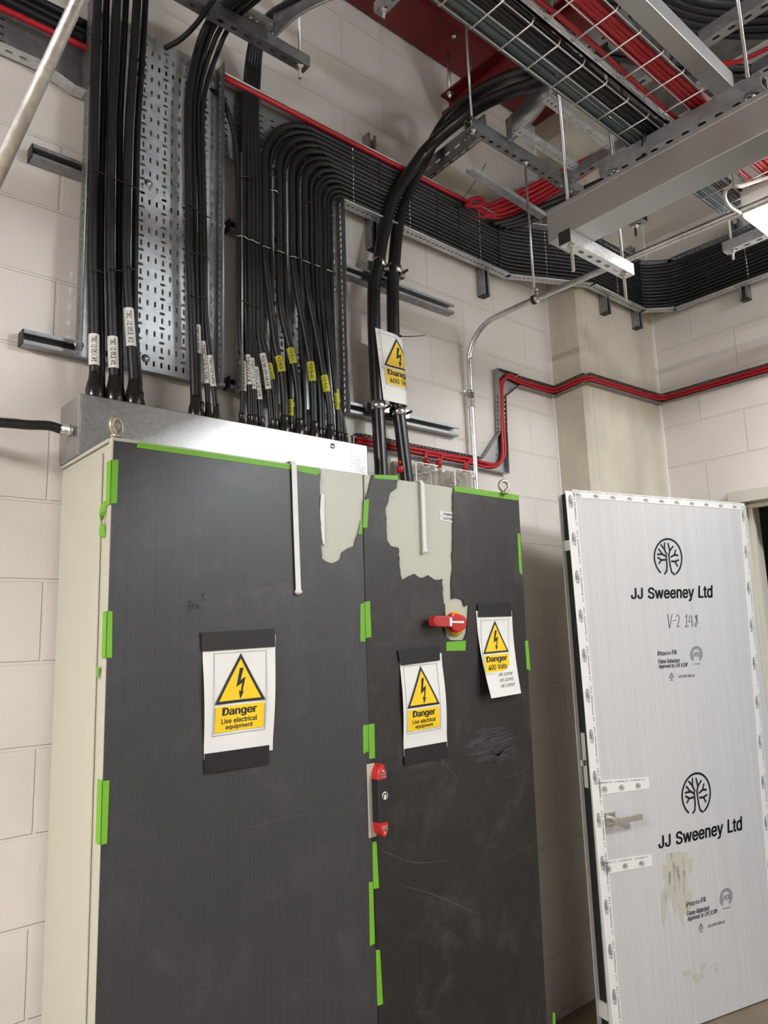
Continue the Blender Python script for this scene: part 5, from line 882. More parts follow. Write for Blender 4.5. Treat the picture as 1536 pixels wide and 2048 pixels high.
# ================================================================ cables
BT = 2.307
def L3(rows, y):                           # photo points (x, y [, depth]) on the plane of the tray -> 3-D points
    return [P(r[0], r[1], 1, r[2] if len(r) > 2 else y) for r in rows]
def ontop(px, y, z=BT): p = P(px, 850, 1, y); q = P(px, 830, 1, y); k = (z-p.z)/(q.z-p.z); return p+(q-p)*k
def wraptext(mb, s_, c0, c1, r, width, h=.0006, center=None):
    a = (c1-c0); L = a.length; a.normalize(); n = (CAM-(c0+c1)/2); n = (n-a*n.dot(a)).normalized(); w = a.cross(n)
    vs, fs, _ = text2d(s_, -.006)
    out = []
    for u, v in vs:
        th = (v-.5)*width/r; out.append(c0+a*(L*(.08+.84*u))+(n*math.cos(th)+w*math.sin(th))*(r+h))
    mb.add(out, fs)
def cable(pts, r, lab, grp, boot=None, tagspec=None, name='power_cable', mat=None, n=10, k=7):
    line = cr(pts, k); t = thing(name, lab, 'cable', pts[0], grp)
    MB().tube(line, r, n).build('sheath', mat or m_cable, t)
    if boot:
        L, R = boot; a = V(line[0]); ax = (V(line[min(5,len(line)-1)])-a).normalized()
        mb = MB(); mb.lathe(a+V((0,0,-.004)), ax, [(0,R*.9),(.25*L,R),(.45*L,R*.99),(.58*L,R*.90),(.74*L,R*.72),(.88*L,max(r*1.2,R*.6)),(L,r*1.14),(L+.002,r)], 14); mb.build('heat_shrink_boot', m_boot, t)
    if tagspec:
        z0, z1, colour, txt = tagspec
        seg = cr(pts[:9], 40); pys = [proj(p)[1] for p in seg]
        i0 = min(range(len(seg)), key=lambda k: abs(pys[k]-z1)); i1 = min(range(len(seg)), key=lambda k: abs(pys[k]-z0))
        lo, hi = seg[min(i0,i1)], seg[max(i0,i1)]; sl = seg[min(i0,i1):max(i0,i1)+1]
        if colour == 'white':
            mb = MB(); mb.tube(sl, r*1.07+.0006, 12, False); tg = mb.build('label_tag', m_paper, t)
            mb = MB(); wraptext(mb, txt, V(hi), V(lo), r*1.07+.0006, r*1.25); mb.build('tag_writing', m_ink, tg)
        else:
            mb = MB(); mb.tube(sl, r*1.06+.0005, 12, False); tg = mb.build('cable_marker', m_mark, t)
            mb = MB(); wraptext(mb, txt, V(hi), V(lo), r*1.06+.0005, r*.9); mb.build('marker_print', m_ink, tg)
    return t
# ---- left group of six
GA = 'black cables on the wide left tray'
rowsA = [[(195,0),(191,120),(188,237),(186,370),(184.5,508),(187,600),(187.5,650),(188,720)],
         [(213,0),(210,120),(206.5,237),(203,370),(201,508),(202,600),(203,650),(203,720)],
         [(233.6,0),(228,120),(223,237),(221,370),(220,508),(223,600),(224,650),(227,730)],
         [(252,0),(246,120),(240,237),(239,370),(238,508),(238,600),(238.5,650),(240,730)],
         [(274,0),(267,120),(259,237),(254,370),(252,508),(256,600),(260,660),(266,745)],
         [(291,0),(284,120),(276,237),(272,370),(270,508),(269,600),(270,660),(276,745)]]
botA = [189,203,228,241,267,279]
labA = ['first in front, white tag','thinner one behind the first','second in front, white tag','thinner one behind the second','third in front, white tag highest','thinner one behind the third']
tagA = [(670,732,'white','TSC/V2/01A/W1'),None,(674,738,'white','TSC/V2/01B/W1'),None,(618,694,'white','TSC/V2/01B/W2'),None]
for i in range(6):
    fr_ = i % 2 == 0; y = 2.098 if fr_ else 2.122; r = .0138 if fr_ else .0105
    pts = L3(rowsA[i][::-1], y); top = pts[-1]
    pts = [ontop(botA[i], y), ontop(botA[i], y, BT+.05)]+pts+[top+V((.005,-.002,.18)), top+V((.02,-.05,.42)), top+V((.03,-.22,.62)), top+V((.03,-.6,.70))]
    cable(pts, r, 'black power cable on the wide left tray, '+labA[i], GA, (.096,.0262) if fr_ else (.07,.017), tagA[i])
# ---- second group on the right edge of the wide tray
GB = 'black cables at the right edge of the wide tray'
rowsB = [[(498,-30,1.72),(447,12,1.93),(418,45,2.04),(397,95,2.095),(381,170),(376,237),(378,400),(379,508),(383,600),(386,700),(388,770)],
         [(512,-28,1.72),(459,16,1.93),(430,48,2.04),(409,98,2.10),(391,170),(386,237),(388,400),(390,508),(393,600),(395,700),(396,770)],
         [(524,-24,1.72),(470,22,1.93),(442,55,2.04),(421,102,2.10),(401,170),(396,237),(400,400),(402,508),(403,600),(404,660),(411,740),(415,790)],
         [(536,-18,1.72),(482,28,1.93),(454,62,2.04),(434,108,2.10),(413,170),(405,237),(408,400),(410,508),(411,600),(414,660),(423,740),(429,790)]]
botB = [390,400,416,432]; rB = [.0135,.0105,.0085,.0085]; yB = [2.105,2.125,2.122,2.115]
labB = ['thickest, in front','second, tucked behind the thickest','thin with white tag, third','thin with white tag, rightmost']
tagB = [None,(650,708,'white','TSC/V2/02A'),(684,768,'white','TSC/V2/LTG'),(711,774,'white','TSC/V2/UPS')]
for i in range(4):
    pts = L3(rowsB[i][::-1], yB[i]); pts = [ontop(botB[i], yB[i]), ontop(botB[i], yB[i], BT+.045)]+pts
    cable(pts, rB[i], 'black cable at the right edge of the wide tray, '+labB[i], GB, (.088,.0225) if i < 1 else (.078,.0135), tagB[i])
# ---- third group: six thin straight cables at the left of the middle tray
GC = 'thin straight black cables on the middle tray'
rowC = [(487,490,497,499,500),(497,499,504,508,509),(505,506,511,518,522),(513,516,531,538,542),(520,524,540,548,551)]
tagC = [('white','TSC/V2/L1'),('white','TSC/V2/L2'),('white','FCU/V2/03'),('white','FCU 1B CM-01/1B'),('mark','V2/05')]
yC = 2.122
for i in range(5):
    a = rowC[i]; tx = 487+i*6.5
    pts = [ontop(a[4], yC), ontop(a[4], yC, BT+.045)]+L3([(a[3],790),(a[2],735),(a[1],663),(a[0]+1,560),(a[0],472),(a[0],360),(488+i*6.3,237),(491+i*6.2,170),(499+i*5.5,100,2.085),(512+i*5.5,62,2.02),(542+i*5,26+i*3,1.90),(592+i*5,-2+i*3,1.74),(660+i*6,-40,1.55)], yC)
    cable(pts, .0098, 'thin straight black cable on the middle tray, %s from its left edge' % ORD[i+1], GC, (.066,.0140), (*((710,770),(718,779),(735,800),(708,779),(727,760))[i], tagC[i][0], tagC[i][1]))
pts = [ontop(484, yC), ontop(484, yC, BT+.045)]+L3([(486,800),(486,737),(480,663),(479,560),(479,472),(477,380),(474,320),(466,258),(452,215)], yC)+[V((1.15,2.150,3.555)), V((1.05,2.179,3.565)), V((.7,2.179,3.565)), V((.1,2.172,3.565))]
cable(pts, .0098, 'thin black cable curling from the left tray into the middle tray', GC, (.066,.0140), (724,783,'white','TSC/V2/L0'))
# ---- fourth group: thirteen cables sweeping from the box round onto the long run
GD = 'black cables sweeping round onto the long wall run'
x472 = [531,540,559,568,585,596,611,621,632,638,650,656.5,663]
low = [[(533,539),(551,687),(563,737),(569,800)],[(543,588),(546,687),(549,744),(552,800)],[(562,613),(575,675),(589,737),(597,800)],[(570,588),(574,687),(577,744),(580,800)],
       [(595,588),(612,675),(624,749),(627,808)],[(599,588),(603,687),(606,744),(608,810)],[(617,588),(632,663),(650,762),(659,820)],[(625,588),(629,663),(634,744),(638,815)],
       [(634,588),(638,663),(642,744),(645,820)],[(642,588),(649,663),(655,744),(662,820)],[(652,588),(661,687),(672,800),(675,830)],[(657,588),(664,687),(672,770),(680,835)],[(664,588),(668,700),(675,800),(686,842)]]
bot4 = [569,553,598,581,628,609,660,639,646,666,676,682,690]
r4 = [.0132,.0105,.0132,.0105,.0132,.0105,.0128,.0105,.0095,.0095,.0090,.0085,.0085]
ord4 = ['outermost and topmost','second from the outside','third from the outside','fourth from the outside','fifth from the outside','sixth from the outside','seventh from the outside','eighth from the outside','ninth from the outside','tenth from the outside','third from the inside','second from the inside','innermost and lowest']
plan = [(2.60,K1[1]-.028),(2.70,K1[1]-.034),(2.80,2.088),(3.02,1.988),(3.12,1.948),(3.24,1.938),(3.50,1.938),(3.61,1.932),(3.69,1.868),(3.735,1.79),(3.746,1.65),(3.746,1.1),(3.746,.3)]
for i in range(13):
    front = i in (0,2,4,6); y = 2.112 if front else 2.126
    z = 3.582-i*.0193; R = .250-i*.0150; x = P(x472[i], 472, 1, y).x
    pts = [ontop(bot4[i], y), ontop(bot4[i], y, BT+.05)]+L3(low[i][::-1], y)+[P(x472[i], 500, 1, y)]
    zz = pts[-1].z
    if z-R-.12 > zz: pts.append(V((x, y, (zz+z-R)/2)))
    for k in range(7):
        an = PI*k/12; pts.append(V((x+R*(1-math.cos(an)), y+(2.127-y)*k/6, z-R+R*math.sin(an))))
    pts += [V((2.0+.02*(i % 3),2.127,z)), V((2.3,2.127,z))]+[V((a, b, z)) for a, b in plan]
    tg = None
    if i in (0,2,3,4,6,10,12): tg = (*{0:(712,744),2:(696,727),3:(800,832),4:(724,763),6:(752,785),10:(788,820),12:(779,806)}[i], 'mark', 'V2/%02dL' % (i+10))
    cable(pts, r4[i], 'black cable bending into the long wall run, '+ord4[i], GD, (.082,.0205) if front else (.066,.0145), tg)
# a few cables that only run along the back of the left tray piece
for i, (z, x1) in enumerate(((3.535,.70),(3.592,.70))):
    cable([V((.05,2.170-.01*i,z+.012)), V((.4,2.172,z)), V((x1,2.175,z))], .0125, ('upper' if i else 'lower')+' black cable above the red one on the tray at the top left', 'black cables at the top left', name='power_cable')
# single cable leaving the top of the wide tray
cable([P(330,97,1,2.12), P(362,78,1,2.06), P(395,45,1,1.98), P(430,-5,1,1.85)], .0085, 'single thin black cable arching over the top end of the wide tray', 'black cables at the top left')

# ---- two thick cables on clamps
GE = 'thick armoured black cables'
p1 = [(765,985,2.115),(762.5,941,2.115),(755,809,2.115),(750,704,2.115),(747.6,637,2.115),(748.3,569,2.115),(756.8,525,2.112),(768,460,2.115),(785.6,400,2.11),(826.5,335,2.08),(863.8,288,2.02),(931,232,1.87),(977,203,1.75),(1022,184,1.62),(1079,163,1.45),(1150,125,1.25),(1230,85,1.05)]
p2 = [(818,985,2.115),(813.3,955,2.115),(799,838,2.115),(790.6,790,2.115),(786,637,2.115),(786,559,2.115),(789,518,2.115),(794,467,2.125),(803,417,2.13),(820,375,2.13),(850,315,2.10),(893,240,2.02),(954,186,1.85),(1011,157,1.68),(1062,138,1.50),(1140,100,1.28),(1220,60,1.06)]
for i, p in enumerate((p1, p2)):
    pts = [P(a,b,1,c) for a, b, c in p]; pts[0].z = CT+.002
    cable(pts, .0262, ['left of the two thick black cables rising from the right cabinet','right of the two thick black cables rising from the right cabinet'][i], GE, name='armoured_cable', mat=m_big, n=18, k=8)
for (px, py, lab) in ((757,527,'upper left'),(789.5,541,'upper right'),(755.5,812,'lower left'),(797,824,'lower right')):
    c = P(px, py, 1, 2.115); t = thing('cable_clamp', 'stainless clamp, '+lab+' of the four holding the two thick cables', 'clamp', (c.x,2.157,c.z), 'cable clamps'); mb = MB()
    arc = [V((c.x+.0285*math.cos(a), 2.115+.0285*math.sin(a), c.z)) for a in [math.radians(-200+220*i/16) for i in range(17)]]
    vs = []
    for p in arc: vs += [p+V((0,0,.017)), p-V((0,0,.017))]
    mb.add(vs, [(2*i,2*i+1,2*i+3,2*i+2) for i in range(16)], True); mb.build('band', m_chrome, t, solid=.002)
    MB().obox((c.x+.040,2.120,c.z-.002), (.014,0,0), (0,.010,0), (0,0,.017)).obox((c.x+.052,2.135,c.z-.002),(.002,0,0),(0,.022,0),(0,0,.017)).build('lug', m_chrome, t)
    MB().cyl((c.x+.042,2.115,c.z), (c.x+.042,2.082,c.z+.002), .0055).build('bolt', m_black, t)
    MB().obox((c.x,2.150,c.z), (.03,0,0), (0,.006,0), (0,0,.018)).build('base', m_galvd, t)
# ---- curved danger sign tied to the thick cables
t = thing('warning_sign', 'curved white danger 400 volts sign tied round the two thick cables', 'sign', P(770,730,1,2.08))
TL_, BL_ = P(750,655,1,2.084), P(767,799,1,2.084)
zt_, zb_ = TL_.z, BL_.z
def bend(u, v, h=0.0):
    zz = zt_+(zb_-zt_)*v; x0 = TL_.x+(BL_.x-TL_.x)*v; xc = P(789+10*v, 670+140*v, 1, 2.115).x; R = .0305
    Wf = xc-x0; tot = .215; s_ = u*tot
    if s_ <= Wf:
        return V((x0+s_, 2.084+.002*math.sin(s_/Wf*PI)-h, zz))
    an = (s_-Wf)/R
    if an < PI*.8: return V((xc+(R+h)*math.sin(an), 2.115-(R+h)*math.cos(an), zz))
    ex = (an-PI*.8)*R; return V((xc+(R+h)*math.sin(PI*.8)-ex*.55, 2.115-(R+h)*math.cos(PI*.8)+ex*.2, zz))
class Bent(Sheet):
    def __init__(s, u0, u1, v0, v1): s.b = (u0,u1,v0,v1)
    def __call__(s, u, v, h=0.0):
        u0,u1,v0,v1 = s.b; return bend(u0+(u1-u0)*u, v0+(v1-v0)*v, h)
full = Bent(0,1,0,1); mb = MB(); full.grid(mb, 0, 1, 0, 1, 40, 8, .0008, -.0004); plate = mb.build('plate', m_white, t)
inner = Bent(.10,.90,.05,.78)
sign_body(t, inner, '400 Volts', None, .0009, 24)
mb = MB()
for u, v in ((.10,.03),(.05,.07),(.05,.30),(.06,.55),(.05,.83)):
    for k in (0,): full.poly(mb, [(u+.012*math.cos(a), v+.009*math.sin(a)) for a in [i*PI/4 for i in range(8)]], .0014)
mb.build('fixing_hole', m_ink, t)
z_ = P(800,672,1,2.08); mb = MB(); mb.tube([V((z_.x-.03,2.078,z_.z+.006)), V((z_.x-.006,2.080,z_.z)), V((z_.x+.004,2.09,z_.z-.002))], .0022, 6)
mb.tube([V((z_.x+.002,2.082,z_.z-.001)), P(825,673,1,2.05), P(850,671,1,2.03)], .0017, 6); mb.obox((z_.x+.003,2.080,z_.z), (.004,0,0), (0,.003,0), (0,0,.004))
tag(mb.build('cable_tie', m_black), 'long black cable tie tail sticking out right of the curved danger sign', 'cable tie')

# ---- cable ties round the bundles
def tie_run(x0, y0, dx, dy, z0, z1, lab, steel, grp='cable ties on the long wall run'):
    n = V((dx, dy, 0)); pts = []
    for i in range(13):
        z = 3.582-i*.0193; r = r4[i]
        if not z0 <= z <= z1: continue
        for a in (55, 20, -20, -55):
            pts.append(V((x0,y0,z))+n*(r*math.cos(math.radians(a))*1.0+.0016)+V((0,0,r*math.sin(math.radians(a))*.93)))
    mb = MB(); mb.tube(pts, .0019 if steel else .0022, 6)
    tag(mb.build('cable_tie', m_chrome if steel else m_black), lab, 'cable tie', grp)
xs_ = [(1.80,0,1),(1.96,0,0),(2.11,1,0),(2.26,0,0),(2.42,0,0),(2.58,1,0)]
for i, (x, st, _) in enumerate([(1.74,1,0),(1.88,0,0),(2.05,1,0),(2.22,0,0),(2.36,0,0),(2.50,1,0),(2.64,0,0)]):
    tie_run(x, 2.127, 0, -1, 3.3, 3.7, '%s tie across the long wall run, %s from the bend' % ('steel' if st else 'black', ORD[i]), st)
for i, (x, y, dx, dy, st) in enumerate([(2.90,2.043,-.42,-.9,1),(3.16,1.944,-.1,-1,0),(3.36,1.938,0,-1,1),(3.60,1.933,-.3,-.95,0),(3.72,1.82,-.85,-.5,0),(3.746,1.42,-1,0,1),(3.746,1.62,-1,0,0),(3.746,1.0,-1,0,0)]):
    tie_run(x, y, dx, dy, 3.3, 3.7, '%s tie on the cable run past the pillar corner, %s from the left' % ('steel' if st else 'black', ORD[[0,1,2,3,4,6,5,7][i]]), st)
def tie_px(pts, y, lab, steel=False, r=.0020, grp='cable ties on the vertical cables'):
    p = [P(a,b,1,y) for a, b in pts]; mb = MB(); mb.tube(p, r, 6); tag(mb.build('cable_tie', m_chrome if steel else m_black), lab, 'cable tie', grp)
tie_px([(178,340),(195,342),(213,350),(230,358),(248,365),(268,374),(283,386)], 2.083, 'black tie across all cables of the wide left tray, at its middle')
tie_px([(180,542),(187,544),(197,541),(207,546)], 2.080, 'black tie round the first cable pair on the left tray')
tie_px([(213,540),(222,536),(233,541),(244,541)], 2.080, 'black tie round the second cable pair on the left tray')
tie_px([(246,533),(256,531),(266,538),(276,543)], 2.080, 'black tie round the third cable pair on the left tray')
tie_px([(371,405),(385,412),(400,425),(420,436)], 2.088, 'upper black tie at the right edge of the wide tray')
tie_px([(374,500),(385,506),(402,508),(418,518)], 2.088, 'middle black tie at the right edge of the wide tray')
tie_px([(376,588),(386,592),(402,594),(416,598)], 2.088, 'lower black tie at the right edge of the wide tray')
tie_px([(474,472),(482,471),(489,473),(497,479),(505,480),(513,485),(522,488)], 2.104, 'steel tie across the thin straight cables of the middle tray', True)
tie_px([(474,601),(482,601),(490,604),(500,609),(512,611),(521,613)], 2.104, 'lower black tie across the thin straight cables of the middle tray')
tie_px([(472,349),(480,352),(485,354),(500,352),(515,350)], 2.104, 'upper black tie across the thin straight cables of the middle tray')
for k, (a, b, c, d) in enumerate([(524,492,542,497),(553,501,570,506),(580,513,598,515),(605,521,623,527),(629,530,641,533),(652,540,666,543)]):
    tie_px([(a,b),((a+c)/2-3,(b+d)/2-2),((a+c)/2+3,(b+d)/2+1),(c,d)], 2.092, 'steel tie on the sweeping cables of the middle tray, %s from the left' % ORD[k], True)
for k, (a, b, c, d) in enumerate([(533,348,556,358),(541,380,556,386),(607,403,632,412),(646,427,668,436)]):
    tie_px([(a,b),((a+c)/2-3,(b+d)/2-3),((a+c)/2+3,(b+d)/2-2),(c,d)], 2.092, '%s tie at the start of the cable bend, %s from the left' % (('black','steel','black','black')[k], ORD[k]), k == 1)
# ---- red cables on top of the long run
GR = 'red fire cables at the top of the wall run'
cable([V((.05,2.150,3.482)), V((.4,2.150,3.482)), V((.70,2.152,3.487))], .0105, 'red cable on the tray at the top left corner', GR, name='fire_cable', mat=m_red)
cable([V((1.152,2.118,3.603)), V((1.6,2.118,3.606)), V((2.2,2.118,3.606)), V((2.46,2.115,3.606)), P(932,411,1,2.10), P(958,412,1,2.09), P(968,404,1,2.08), P(957,396,1,2.07), P(940,401,1,2.06), P(938,410,1,2.05)], .0105, 'red cable along the top edge of the long tray, ending in a loop', GR, name='fire_cable', mat=m_red)
for i in range(5):
    o = i*7.0
    pts = [(930+o*.2,420+o*.6,2.135),(965+o*.4,414+o*.75,2.125),(1000+o*.3,402+o*1.25,2.10),(1050,379+o*1.5,2.05),(1110,349+o*1.3,1.98),(1180,316+o*.9,1.90),(1245,283+o*.7,1.83),(1330,240+o*.5,1.74)]
    cable([P(a,b,1,c) for a, b, c in pts], .0115, 'red cable rising from the wall run to the ceiling trays, %s from the top' % ORD[i], 'red fire cables rising to the ceiling', name='fire_cable', mat=m_red)
# thick black cables beside that red bundle
for i in range(3):
    o = i*11
    cable([P(985+o,448+o*.3,1,2.10), P(1020+o,439+o*.4,1,2.07), P(1065+o,420+o*.5,1,2.02), P(1130+o,394+o*.5,1,1.94), P(1210,358+o*.6,1,1.85)], .014, 'thick black cable below the rising red bundle, %s from the left' % ORD[i], 'black cables below the red bundle')
mb = MB(); mb.tube(cr([P(918,411,1,2.10), P(930,392,1,2.06), P(950,362,1,2.0), P(972,327,1,1.94)], 8), .0017, 6); tag(mb.build('cable_tie', m_black), 'long black tie tail standing up from the red cable on the long tray', 'cable tie')
# ================================================================ narrow red-cable tray stepping along the wall
NTRAY = thing('narrow_cable_tray', 'narrow galvanised tray with red cables stepping up the wall and round the pillar', 'cable tray', (2.6,2.19,2.37))
def ntray(a, b, n, w=.05, d=.026, name='tray_length'):
    a, b, n = V(a), V(b), V(n).normalized(); e = (b-a); L = e.length; e.normalize(); s = e.cross(n).normalized(); h = w/2
    mb = MB(); mb.quad(a-s*h, b-s*h, b+s*h, a+s*h)
    for k in (-1, 1):
        o = a+s*h*k; mb.perf(o, e, n, L, d, [(0,.006,None),(.006,.019,.022,.0065,.0032,1,0),(.019,d,None)])
    mb.build(name, m_galvd if name != 'gusset' else m_galvd, NTRAY, solid=.0014)
yw = WY-.010
zA, zB, zC, zD = 2.372, 2.822, 2.846, 2.868
ntray((1.76,yw,zA), (2.50,yw,zA), (0,-1,0)); ntray((2.645,yw,2.54), (2.655,yw,2.72), (0,-1,0)); ntray((2.79,yw,zB), (PX0-.004,yw,zB+.004), (0,-1,0))
ntray((PX0-.008,yw,zB+.004), (PX0-.008,PY-.012,zC), (-1,0,0)); ntray((PX0-.006,PY-.008,zC), (WX-.012,PY-.008,zD), (0,-1,0)); ntray((WX-.008,PY-.012,zD), (WX-.008,.3,zD+.006), (-1,0,0))
ex = MB()
for poly in ([(2.50,zA-.028),(2.665,zA-.028),(2.672,2.54),(2.625,2.54),(2.50,zA+.028)], [(2.632,2.72),(2.680,2.72),(2.79,zB-.024),(2.79,zB+.03),(2.632,zB+.03)]):
    g = MB(); q = [V((x,yw,z)) for x, z in poly]; g.add(q, [list(range(len(q)))])
    for i in (0,1,3) if poly[0][0] == 2.50 else (1,3,4):
        a, b = q[i], q[(i+1) % len(q)]; g.quad(a, b, b+V((0,-.026,0)), a+V((0,-.026,0)))
    for cxz in ((poly[0][0]+.06,(poly[0][1]+poly[3][1])/2),): g.lathe((cxz[0]+.05,yw,cxz[1]-.01), (0,-1,0), [(0,.005),(.003,.004),(.003,0)], 8)
    g.build('gusset', m_galvd, NTRAY, solid=.0014)
gr = 'red cables on the narrow tray'
for i in range(2):
    o = (i-.5)*.016
    pts = [(1.77,yw-.012,zA+o),(2.1,yw-.013,zA+o),(2.40,yw-.014,zA+o*1.1),(2.52,yw-.016,zA-.006+o),(2.60,yw-.018,zA+.010+o*.3),(2.642-o,yw-.018,2.44),(2.648-o,yw-.016,2.55),(2.652-o,yw-.014,2.72),(2.668-o,yw-.016,2.795-o*.3),(2.72,yw-.018,2.832-o),(2.80,yw-.016,zB-o),(3.02,yw-.014,zB+.003-o),
           (3.078,yw-.030,zB+.008-o),(PX0-.020,yw-.09,zB+.012-o),(PX0-.018,PY+.04,zC-.004-o),(PX0+.005,PY-.022,zC-o),(PX0+.08,PY-.024,zC+.002-o),(3.5,PY-.022,2.858-o),(3.72,PY-.026,zD-.003-o),(3.785,PY-.055,zD-o),(WX-.022,PY-.12,zD-o),(WX-.022,1.3,zD+.003-o),(WX-.022,.4,zD+.006-o)]
    cable(pts, .0078, ('upper' if i == 0 else 'lower')+' of the two red cables on the narrow stepped tray', gr, name='fire_cable', mat=m_red)
# ---- clear junction boxes with red glands
def jbox(x0, x1, lab, glands):
    t = thing('junction_box', lab, 'junction box', ((x0+x1)/2, WY-.03, 2.2), 'clear junction boxes'); z0, z1 = 2.165, 2.315; y0 = WY-.058
    MB().box((x0,WY-.014,z0),(x1,WY-.002,z1)).build('base', simple('beige_plastic', (.5,.44,.36), .5), t)
    MB().box((x0,y0,z0),(x1,WY-.014,z1)).build('clear_lid', m_clear, t, bevel=.004)
    mb = MB()
    for k in range(4):
        zc = z0+.02 if k < 2 else z1-.02; xc = x0+.012 if k % 2 == 0 else x1-.012; mb.lathe((xc,y0-.001,zc), (0,1,0), [(0,.006),(.03,.006)], 10)
    mb.box((x0,y0-.001,z1-.004),(x1,y0+.002,z1)).box((x0+.38*(x1-x0)-.003,y0-.001,z0),(x0+.38*(x1-x0)+.003,y0+.001,z1)).build('lid_rim', m_white, t)
    for k in range(5):
        a = random.uniform(.2,.8); p = [V((x0+(x1-x0)*(a+random.uniform(-.25,.25)), WY-.03-.006*(k % 3), z1-.03-.02*j)) for j in range(5)]
        MB().tube(cr(p, 6), .0024, 6).build('wire', [m_big, simple('brown_wire', (.2,.06,.03), .4), simple('grey_wire', (.4,.38,.36), .4)][k % 3], t)
    for gx in glands:
        MB().lathe((gx,WY-.034,z1-.002), (0,0,1), [(0,.013),(.012,.013),(.012,.015),(.022,.015),(.026,.009),(.032,.008)], 10).build('red_gland', m_redd, t)
jbox(1.965, 2.175, 'clear junction box just right of the thick cables, partly hidden by them', [2.13])
jbox(2.195, 2.400, 'clear junction box beside the steel conduit, with two red glands', [2.203, 2.365])
for gx, tx, lab in ((2.13,2.125,'left clear junction box'),(2.203,2.235,'left gland of the right junction box'),(2.365,2.40,'right gland of the right junction box')):
    cable([V((gx,WY-.034,2.34)), V((gx+.001,WY-.034,2.355)), V((gx+(tx-gx)*.3,WY-.034,zA-.03)), V((gx+(tx-gx)*.75,WY-.032,zA-.006)), V((tx+.03,WY-.030,zA+.002)), V((tx+.11,WY-.030,zA+.003))], .0062, 'short red cable dropping into the '+lab, 'red drops into the junction boxes', name='fire_cable', mat=m_red)
gl = P(790,938,1,WY-.06)
mb = MB(); mb.lathe((gl.x,WY-.09,gl.z-.01), (0,0,1), [(-.010,.0135),(.010,.0135),(.014,.012),(.016,.008)], 12); mb.lathe((gl.x,WY-.09,gl.z+.014), (0,0,1), [(0,.008),(.014,.007)], 10)
tag(mb.build('cable_gland', m_redd), 'red gland between the two thick cables at the top of the right cabinet', 'cable gland')

# ================================================================ steel conduit up the wall and out over the room
CX = 2.432
t = thing('steel_conduit', 'silver steel conduit rising beside the junction boxes and bending out over the room', 'conduit', (CX,WY-.02,2.1))
cp = [V((CX,2.168,-.02)), V((CX,2.168,1.0)), V((CX+.0,2.168,2.10)), V((CX,2.168,2.4)), V((CX,2.168,2.80))]
for k in range(1, 9):
    a = PI/2*k/8; cp.append(V((CX+.004*k/8, 2.168-.17*(1-math.cos(a)), 2.83+.165*math.sin(a))))
cp += [V((2.442,1.8,2.998)), V((2.46,1.3,3.0)), V((2.478,.85,3.0)), V((2.50,.2,3.0))]
MB().tube(cr(cp, 6), .0125, 16).build('pipe', m_bright, t)
MB().lathe((CX,2.168,2.655), (0,0,1), [(-.035,.0135),(-.034,.0155),(-.002,.0155),(0,.018),(.004,.018),(.006,.0155),(.034,.0155),(.035,.0135)], 16).build('coupling', m_bright, t)
mb = MB(); mb.lathe((CX,2.168,2.69), (0,0,1), [(0,.0155),(0,.0165),(.010,.0165),(.010,.0155)], 14); mb.obox((CX-.026,2.18,2.695),(.008,0,0),(0,.004,0),(0,0,.005)); mb.obox((CX+.024,2.18,2.695),(.008,0,0),(0,.004,0),(0,0,.005)); mb.box((CX-.012,2.180,2.685),(CX+.012,2.199,2.705)); mb.build('saddle', m_bright, t)

# ================================================================ hanging rods, struts and trays under the soffit
def rod(x, y, z0, z1, lab, nuts=(), grp='threaded hanging rods', mat=None):
    t = thing('hanging_rod', lab, 'threaded rod', (x,y,z0), grp)
    MB().cyl((x,y,z0), (x,y,z1), .0052, 10).build('rod', mat or m_rod, t)
    for z in nuts:
        MB().lathe((x,y,z), (0,0,-1), [(0,.016),(.002,.016),(.002,.0098),(.011,.0098)], 6).build('nut', m_bright, t)
    return t
ez = 3.640; ey = 1.79
strut((2.085,ey,ez), (2.86,ey,ez), (0,0,1), 'overhead slotted channel crossing behind the hanging rods, between thick cables and red bundle', 'overhead channel struts', caps=())
strut((2.715,ey-.024,ez+.001), (2.735,.35,ez+.001), (0,0,1), 'overhead slotted channel running into the room from the bolted corner plate', 'overhead channel struts')
mb = MB(); mb.obox((2.745,ey,ez-.004), (.055,0,0), (0,.0205,0), (0,0,.0025)); mb.obox((2.718,ey-.045,ez-.004), (.0205,0,0), (0,.03,0), (0,0,.0025))
for q in ((2.705,ey),(2.74,ey),(2.78,ey),(2.718,ey-.055)): mb.lathe((q[0],q[1],ez-.006), (0,0,-1), [(0,.010),(.007,.009),(.008,0)], 6)
tag(mb.build('corner_plate', m_galvd), 'bolted flat corner plate joining the two overhead channels', 'bracket')
rod(2.446, ey, 3.035, ez+.05, 'rod dropping from the overhead channel to the conduit clamp', (ez-.004,))
rod(2.108, ey, ez-.012, CEIL, 'rod holding the left end of the overhead channel near the thick cables', (ez-.003,))
t = thing('conduit_clamp', 'black and steel ring clamp holding the conduit on its rod', 'clamp', (2.444,ey,3.0))
MB().lathe((2.443,ey-.017,2.998), (.02,1,0), [(0,.0130),(0,.0185),(.010,.0185),(.010,.0130)], 18).build('ring', m_chrome, t)
MB().lathe((2.443,ey-.004,2.998), (.02,1,0), [(0,.0130),(0,.0195),(.012,.0195),(.012,.0130)], 18).build('rubber_lining', m_black, t)
MB().lathe((2.446,ey-.008,3.016), (0,0,1), [(0,.007),(.02,.007),(.02,.010),(.03,.010)], 6).build('boss', m_bright, t)
